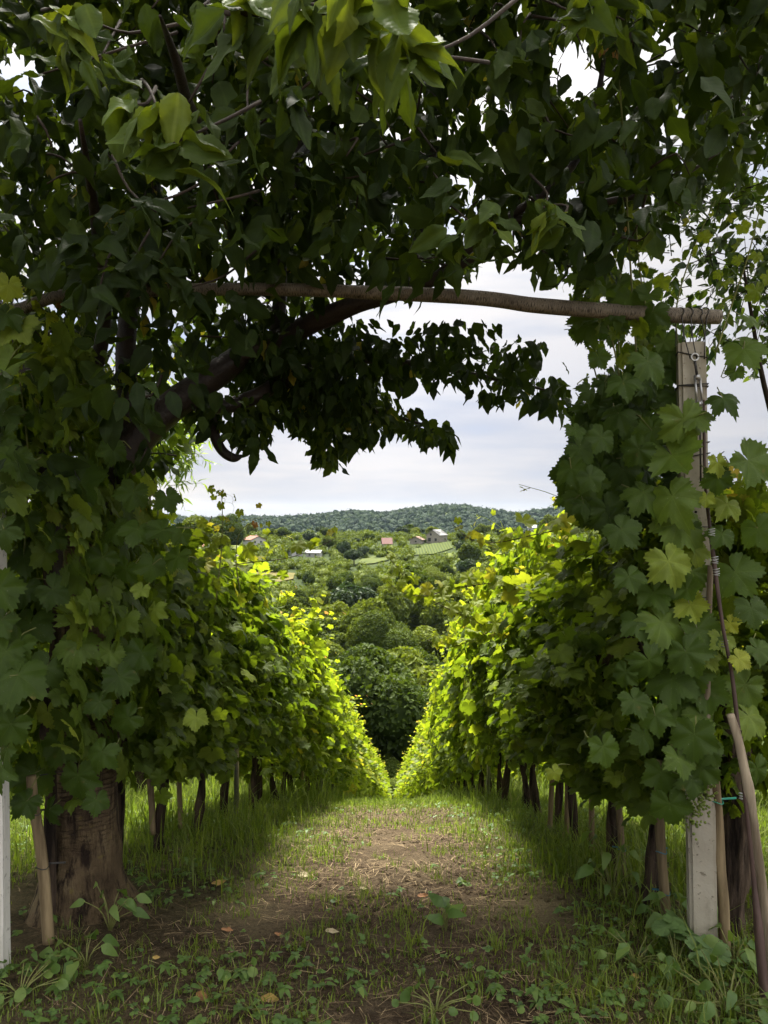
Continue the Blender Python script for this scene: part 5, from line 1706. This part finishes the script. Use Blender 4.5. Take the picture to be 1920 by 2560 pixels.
HS.append(house('house', 'house with a faded red roof showing among the trees', 967, 1366, 4.6, 6, 1.6, 2.6, R(5), WALLG, ROOFP, [(-1, .8, .8, .8)], chimney=False))
HS.append(house('house', 'white-gabled house with an orange-red roof at the left end of the ridge', 636, 1362, 9, 8, 2.7, 1.8, R(40), WALLW, ROOFR, [(-2, 1.6, 1, 1.1), (1.5, 1.6, 1, 1.1)], along=False))
HS.append(house('house', 'small house with a grey gable roof half hidden by bushes', 738, 1388, 5.5, 6, 2.4, 1.9, R(25), WALLW, ROOFG, [(0, 1.2, .9, 1.0)], along=False, chimney=False))
HS.append(house('shed', 'long whitewashed shed right of the small grey-roofed house', 785, 1392, 7, 4, 2.0, 1.0, R(-15), WALLW, ROOFG, [(-1.5, 1, .8, .8), (1.5, 1, .8, .8)], chimney=False, cat='shed'))
HS.append(house('house', 'tiny red-roofed house farthest left among the vine leaves', 490, 1378, 7, 6, 2.2, 1.8, R(10), WALLW, ROOFR, [(0, 1.2, 1, 1)], chimney=False))

# keep these picture parts of the slope free of tall trees in front
CLEAR = [(1250, 1296, 1308, 1342, 420), (1312, 1285, 1350, 1316, 430), (1020, 1322, 1118, 1360, 400), (955, 1344, 980, 1362, 395), (612, 1340, 655, 1362, 400), (722, 1365, 815, 1394, 360),
         (655, 1434, 735, 1456, 310), (905, 1392, 970, 1408, 345), (1048, 1362, 1125, 1384, 380), (1290, 1268, 1316, 1338, 400)]


def free(x, y, R_, htop, zb):
    d = y
    px = 960 + F * x / d; hw = R_ / d * F
    pt = 1280 - (zb + htop - CAMZ) / d * F; pb = 1280 - (zb - CAMZ) / d * F
    for x0, y0, x1, y1, dd in CLEAR:
        if d < dd and px + hw > x0 and px - hw < x1 and pt < y1 and pb > y0:
            return False
    return True


# one-offs
put_tree('spruce_tree', 'dark pointed spruce standing in front of the white house on the ridge', SPRC, *hit(1305, 1342)[:2], .95, 1, None, spruce=True)
put_tree('round_dark_tree', 'dark round tree at the edge of the pale meadow strip', DARKC, *hit(885, 1412)[:2], 1.15, .95, lift=.45)
put_tree('round_dark_tree', 'tall dark tree beside the small sandy field', DARKC, *hit(862, 1402)[:2], 1.0, 1.35)
put_tree('round_tree', 'broad olive-green tree left of the white ridge house', MIDC[1], *hit(1232, 1340)[:2], 1.2, 1.0)
put_tree('willow_tree', 'pale grey-green willow among the darker trees in the valley', PALEC, -6.5, 96, .85, .85)
put_tree('spruce_tree', 'lone spruce pointing above the wooded flank at the right edge', SPRC, 96, 205, .85, 1, None, spruce=True)
put_tree('broadleaf_tree', 'big leafy tree filling the gap at the end of the rows', NEARC[0], -2.2, 68, 1.85, 1.05, None, .50)
put_tree('broadleaf_tree', 'big shaggy tree right behind the end of the right row', NEARC[1], 4.4, 80, 1.85, 1.05, None, .52)

placed = [(-2.2, 67, 4.8), (4.4, 80, 5), (-6.5, 96, 2)]
cnt = 0
for xb, yb, sb, lb in ((.1, 58.0, .36, 'small bright bush in the notch where the two rows meet'), (-1.7, 59.0, .42, 'low bush at the foot of the left row end'),
                       (2.0, 59.5, .45, 'low bush at the foot of the right row end'), (.9, 62.0, .62, 'leafy bush just behind the notch between the rows'), (-1.6, 63.2, .66, 'rounded bush hiding the foot of the big tree at the row ends'),
                       (3.2, 64.0, .7, 'rounded bush right of the notch under the big shaggy tree')):
    put_tree('bush', lb, NEARC[2], xb, yb, sb, .85)
    placed.append((xb, yb, sb * 4))


def scatter(n, y0, y1, fx, mesh, s0, s1, gap, name, lab, grp, xo=0.0, hr=(.85, 1.15), maxtry=9000):
    global cnt
    k = 0; tries = 0
    while k < n and tries < maxtry:
        tries += 1
        y = random.uniform(y0, y1) if y1 - y0 < 60 else y0 * (y1 / y0) ** random.random()
        x = random.uniform(fx[0], fx[1]) * y + xo
        s = random.uniform(s0, s1)
        if any((x - a) ** 2 + (y - b) ** 2 < (gap * (s * 4 + c) * .5) ** 2 for a, b, c in placed):
            continue
        if not free(x, y, 4 * s, 9 * s, float(G(x, y))):
            continue
        placed.append((x, y, s * 4))
        put_tree(name, lab, random.choice(mesh), x, y, s, random.uniform(*hr), grp)
        k += 1; cnt += 1
    return k


scatter(16, 60, 70, (-.26, .26), NEARC, .55, .85, .9, 'bush', 'dense green bush in the valley right behind the ends of the vine rows', 'bushes behind the vine rows', 0, (.7, .95))
scatter(28, 72, 108, (-.30, .30), NEARC, 1.25, 1.8, .8, 'broadleaf_tree', 'leafy mid-green tree in the wood just below the vineyard', 'trees in the near valley wood', 0, (.8, 1.05))
scatter(48, 108, 190, (-.26, .26), MIDC + NEARC[:2] + [DARKC], 1.1, 2.4, .75, 'broadleaf_tree', 'rounded green tree in the valley bottom', 'trees in the valley bottom', 0, (.75, 1.05))
scatter(92, 190, 330, (-.25, .25), MIDC + [DARKC, NEARC[3]], .7, 2.1, .7, 'broadleaf_tree', 'rounded tree on the lower opposite slope', 'trees on the lower opposite slope', 0, (.65, 1.3))
scatter(80, 330, 470, (-.30, .30), MIDC + [DARKC], .45, 1.25, .8, 'broadleaf_tree', 'small-looking tree near the ridge with the houses', 'trees along the house ridge', 0, (.7, 1.05))
scatter(26, 120, 260, (.36, .62), MIDC + NEARC[1:2], .9, 1.2, 1.0, 'broadleaf_tree', 'green tree on the wooded flank at the right edge', 'trees on the right flank', 0, (.8, 1.05))
scatter(14, 90, 240, (-.62, -.40), MIDC, .9, 1.2, 1.0, 'broadleaf_tree', 'green tree glimpsed through the left row leaves', 'trees on the left flank', 0, (.8, 1.05))

# scrub that fills the gaps between the trees, and the far wooded hill
def crowns_field(name, label, xs_, ys_, rad, mat, sub, zoff=.3, flat=.85, seed=1, cards=0, core=1.0, cs=(.16, .34), smooth=True):
    bm = bmesh.new(); bmesh.ops.create_icosphere(bm, subdivisions=sub, radius=1)
    iv = np.array([v.co[:] for v in bm.verts]); if_ = np.array([[v.index for v in f.verts] for f in bm.faces]); bm.free()
    n = len(xs_)
    ge = Geo()
    B = 6
    vb = []
    for q in range(B):
        vb.append(iv * core * (1 + 1.1 * (fbm(iv[:, 0] * 1.9 + q * 5, iv[:, 1] * 1.9 + iv[:, 2] * 2.3, q + seed, 3)[:, None] - .5)))
    pk = rng.integers(0, B, n)
    a = rng.uniform(0, 6.28, n)
    Z = G(xs_, ys_)
    for q in range(B):
        s = pk == q
        m = s.sum()
        ca, sa = np.cos(a[s]), np.sin(a[s])
        M = np.zeros((m, 3, 3))
        M[:, 0, 0] = ca * rad[s]; M[:, 0, 1] = -sa * rad[s]; M[:, 1, 0] = sa * rad[s]; M[:, 1, 1] = ca * rad[s]; M[:, 2, 2] = rad[s] * flat * rng.uniform(.8, 1.25, m)
        ge.stamp((vb[q], [if_], iv[:, :2]), M, np.stack((xs_[s], ys_[s], Z[s] + rad[s] * zoff), 1), np.clip(rng.normal(.45, .22, m), 0, 1))
    if cards:
        pk = rng.integers(0, n, cards)
        u = unit(rvec(cards)); u[:, 2] = np.abs(u[:, 2])
        T = np.stack((xs_, ys_, Z + rad * zoff), 1)[pk] + u * (rad[pk] * rng.uniform(.70, 1.18, cards) * (1 + .5 * (vnoise(u[:, 0] * 2.2 + pk * 1.7, u[:, 1] * 2.2 + u[:, 2], seed) - .5)))[:, None] * np.array((1, 1, flat))
        q = np.array([(-.5, 0, 0), (-.2, .55, .12), (.1, 1.0, -.05), (.45, .5, .10), (0, .45, -.1)], float) - np.array((0, .5, 0))
        M = frames(rvec(cards), u + rvec(cards, .4)) * (rad[pk] * rng.uniform(cs[0], cs[1], cards))[:, None, None]
        ge.stamp((q, [np.array([(4, 1, 0), (4, 2, 1), (4, 3, 2), (4, 0, 3)])], q[:, :2]), M, T, np.clip(rng.normal(.5, .2, cards), 0, 1))
    return tag(ge.build(name, mat, None, smooth), label, kind='stuff')


n = 2300
ys_ = 60 * (470 / 60) ** rng.random(n); xs_ = rng.uniform(-.34, .34, n) * ys_
rad = rng.uniform(1.5, 4.2, n) * (.55 + .45 * sstep(60, 200, ys_)) * (1 - .35 * sstep(360, 440, ys_))
ok = np.array([free(a_, b_, r_, r_ * 1.2, float(G(a_, b_))) for a_, b_, r_ in zip(xs_, ys_, rad)])
crowns_field('scrub', 'low scrub and hedges filling the gaps between the valley trees', xs_[ok], ys_[ok], rad[ok], TREE, 2, .40, .95, 3, 230000, .72, (.16, .36))
n = 1500
ys_ = rng.uniform(215, 455, n); xs_ = rng.uniform(-.30, .30, n) * ys_
rad = rng.uniform(1.4, 3.0, n)
ok = np.array([free(a_, b_, r_, r_ * 1.2, float(G(a_, b_))) for a_, b_, r_ in zip(xs_, ys_, rad)])
crowns_field('hedges', 'bushes and hedge clumps covering the slope around the houses', xs_[ok], ys_[ok], rad[ok], TREE, 2, .35, 1.0, 6, 130000, .70, (.18, .40))
n = 15000
ys_ = rng.uniform(640, 2000, n); xs_ = rng.uniform(-.36, .36, n) * ys_
rad = rng.uniform(4.5, 10, n)
crowns_field('far_forest', 'blue-green forest covering the far hill behind the house ridge', xs_, ys_, rad, FARWOOD, 2, .35, 1.05, 9, 150000, .85, (.22, .42), False)

# ------------------------------------------------------------------ the air over the valley
HAZE = True
if HAZE:
    hz, nth = new_mat('valley_air')
    pv = nd(nth, 'ShaderNodeVolumePrincipled', {'Color': (.62, .80, 1.0, 1), 'Density': .000022, 'Anisotropy': .2})
    nd(nth, 'ShaderNodeOutputMaterial', {'Volume': pv.outputs[0]})
    ge = Geo()
    zlo, zhi = float(Zg.min()) - 1, 70.0
    ge.box((0, 3475, (zlo + zhi) / 2), (10600, 7100, zhi - zlo))
    tag(ge.build('haze', hz, None, False), 'thin pale haze lying over the valley', kind='stuff')
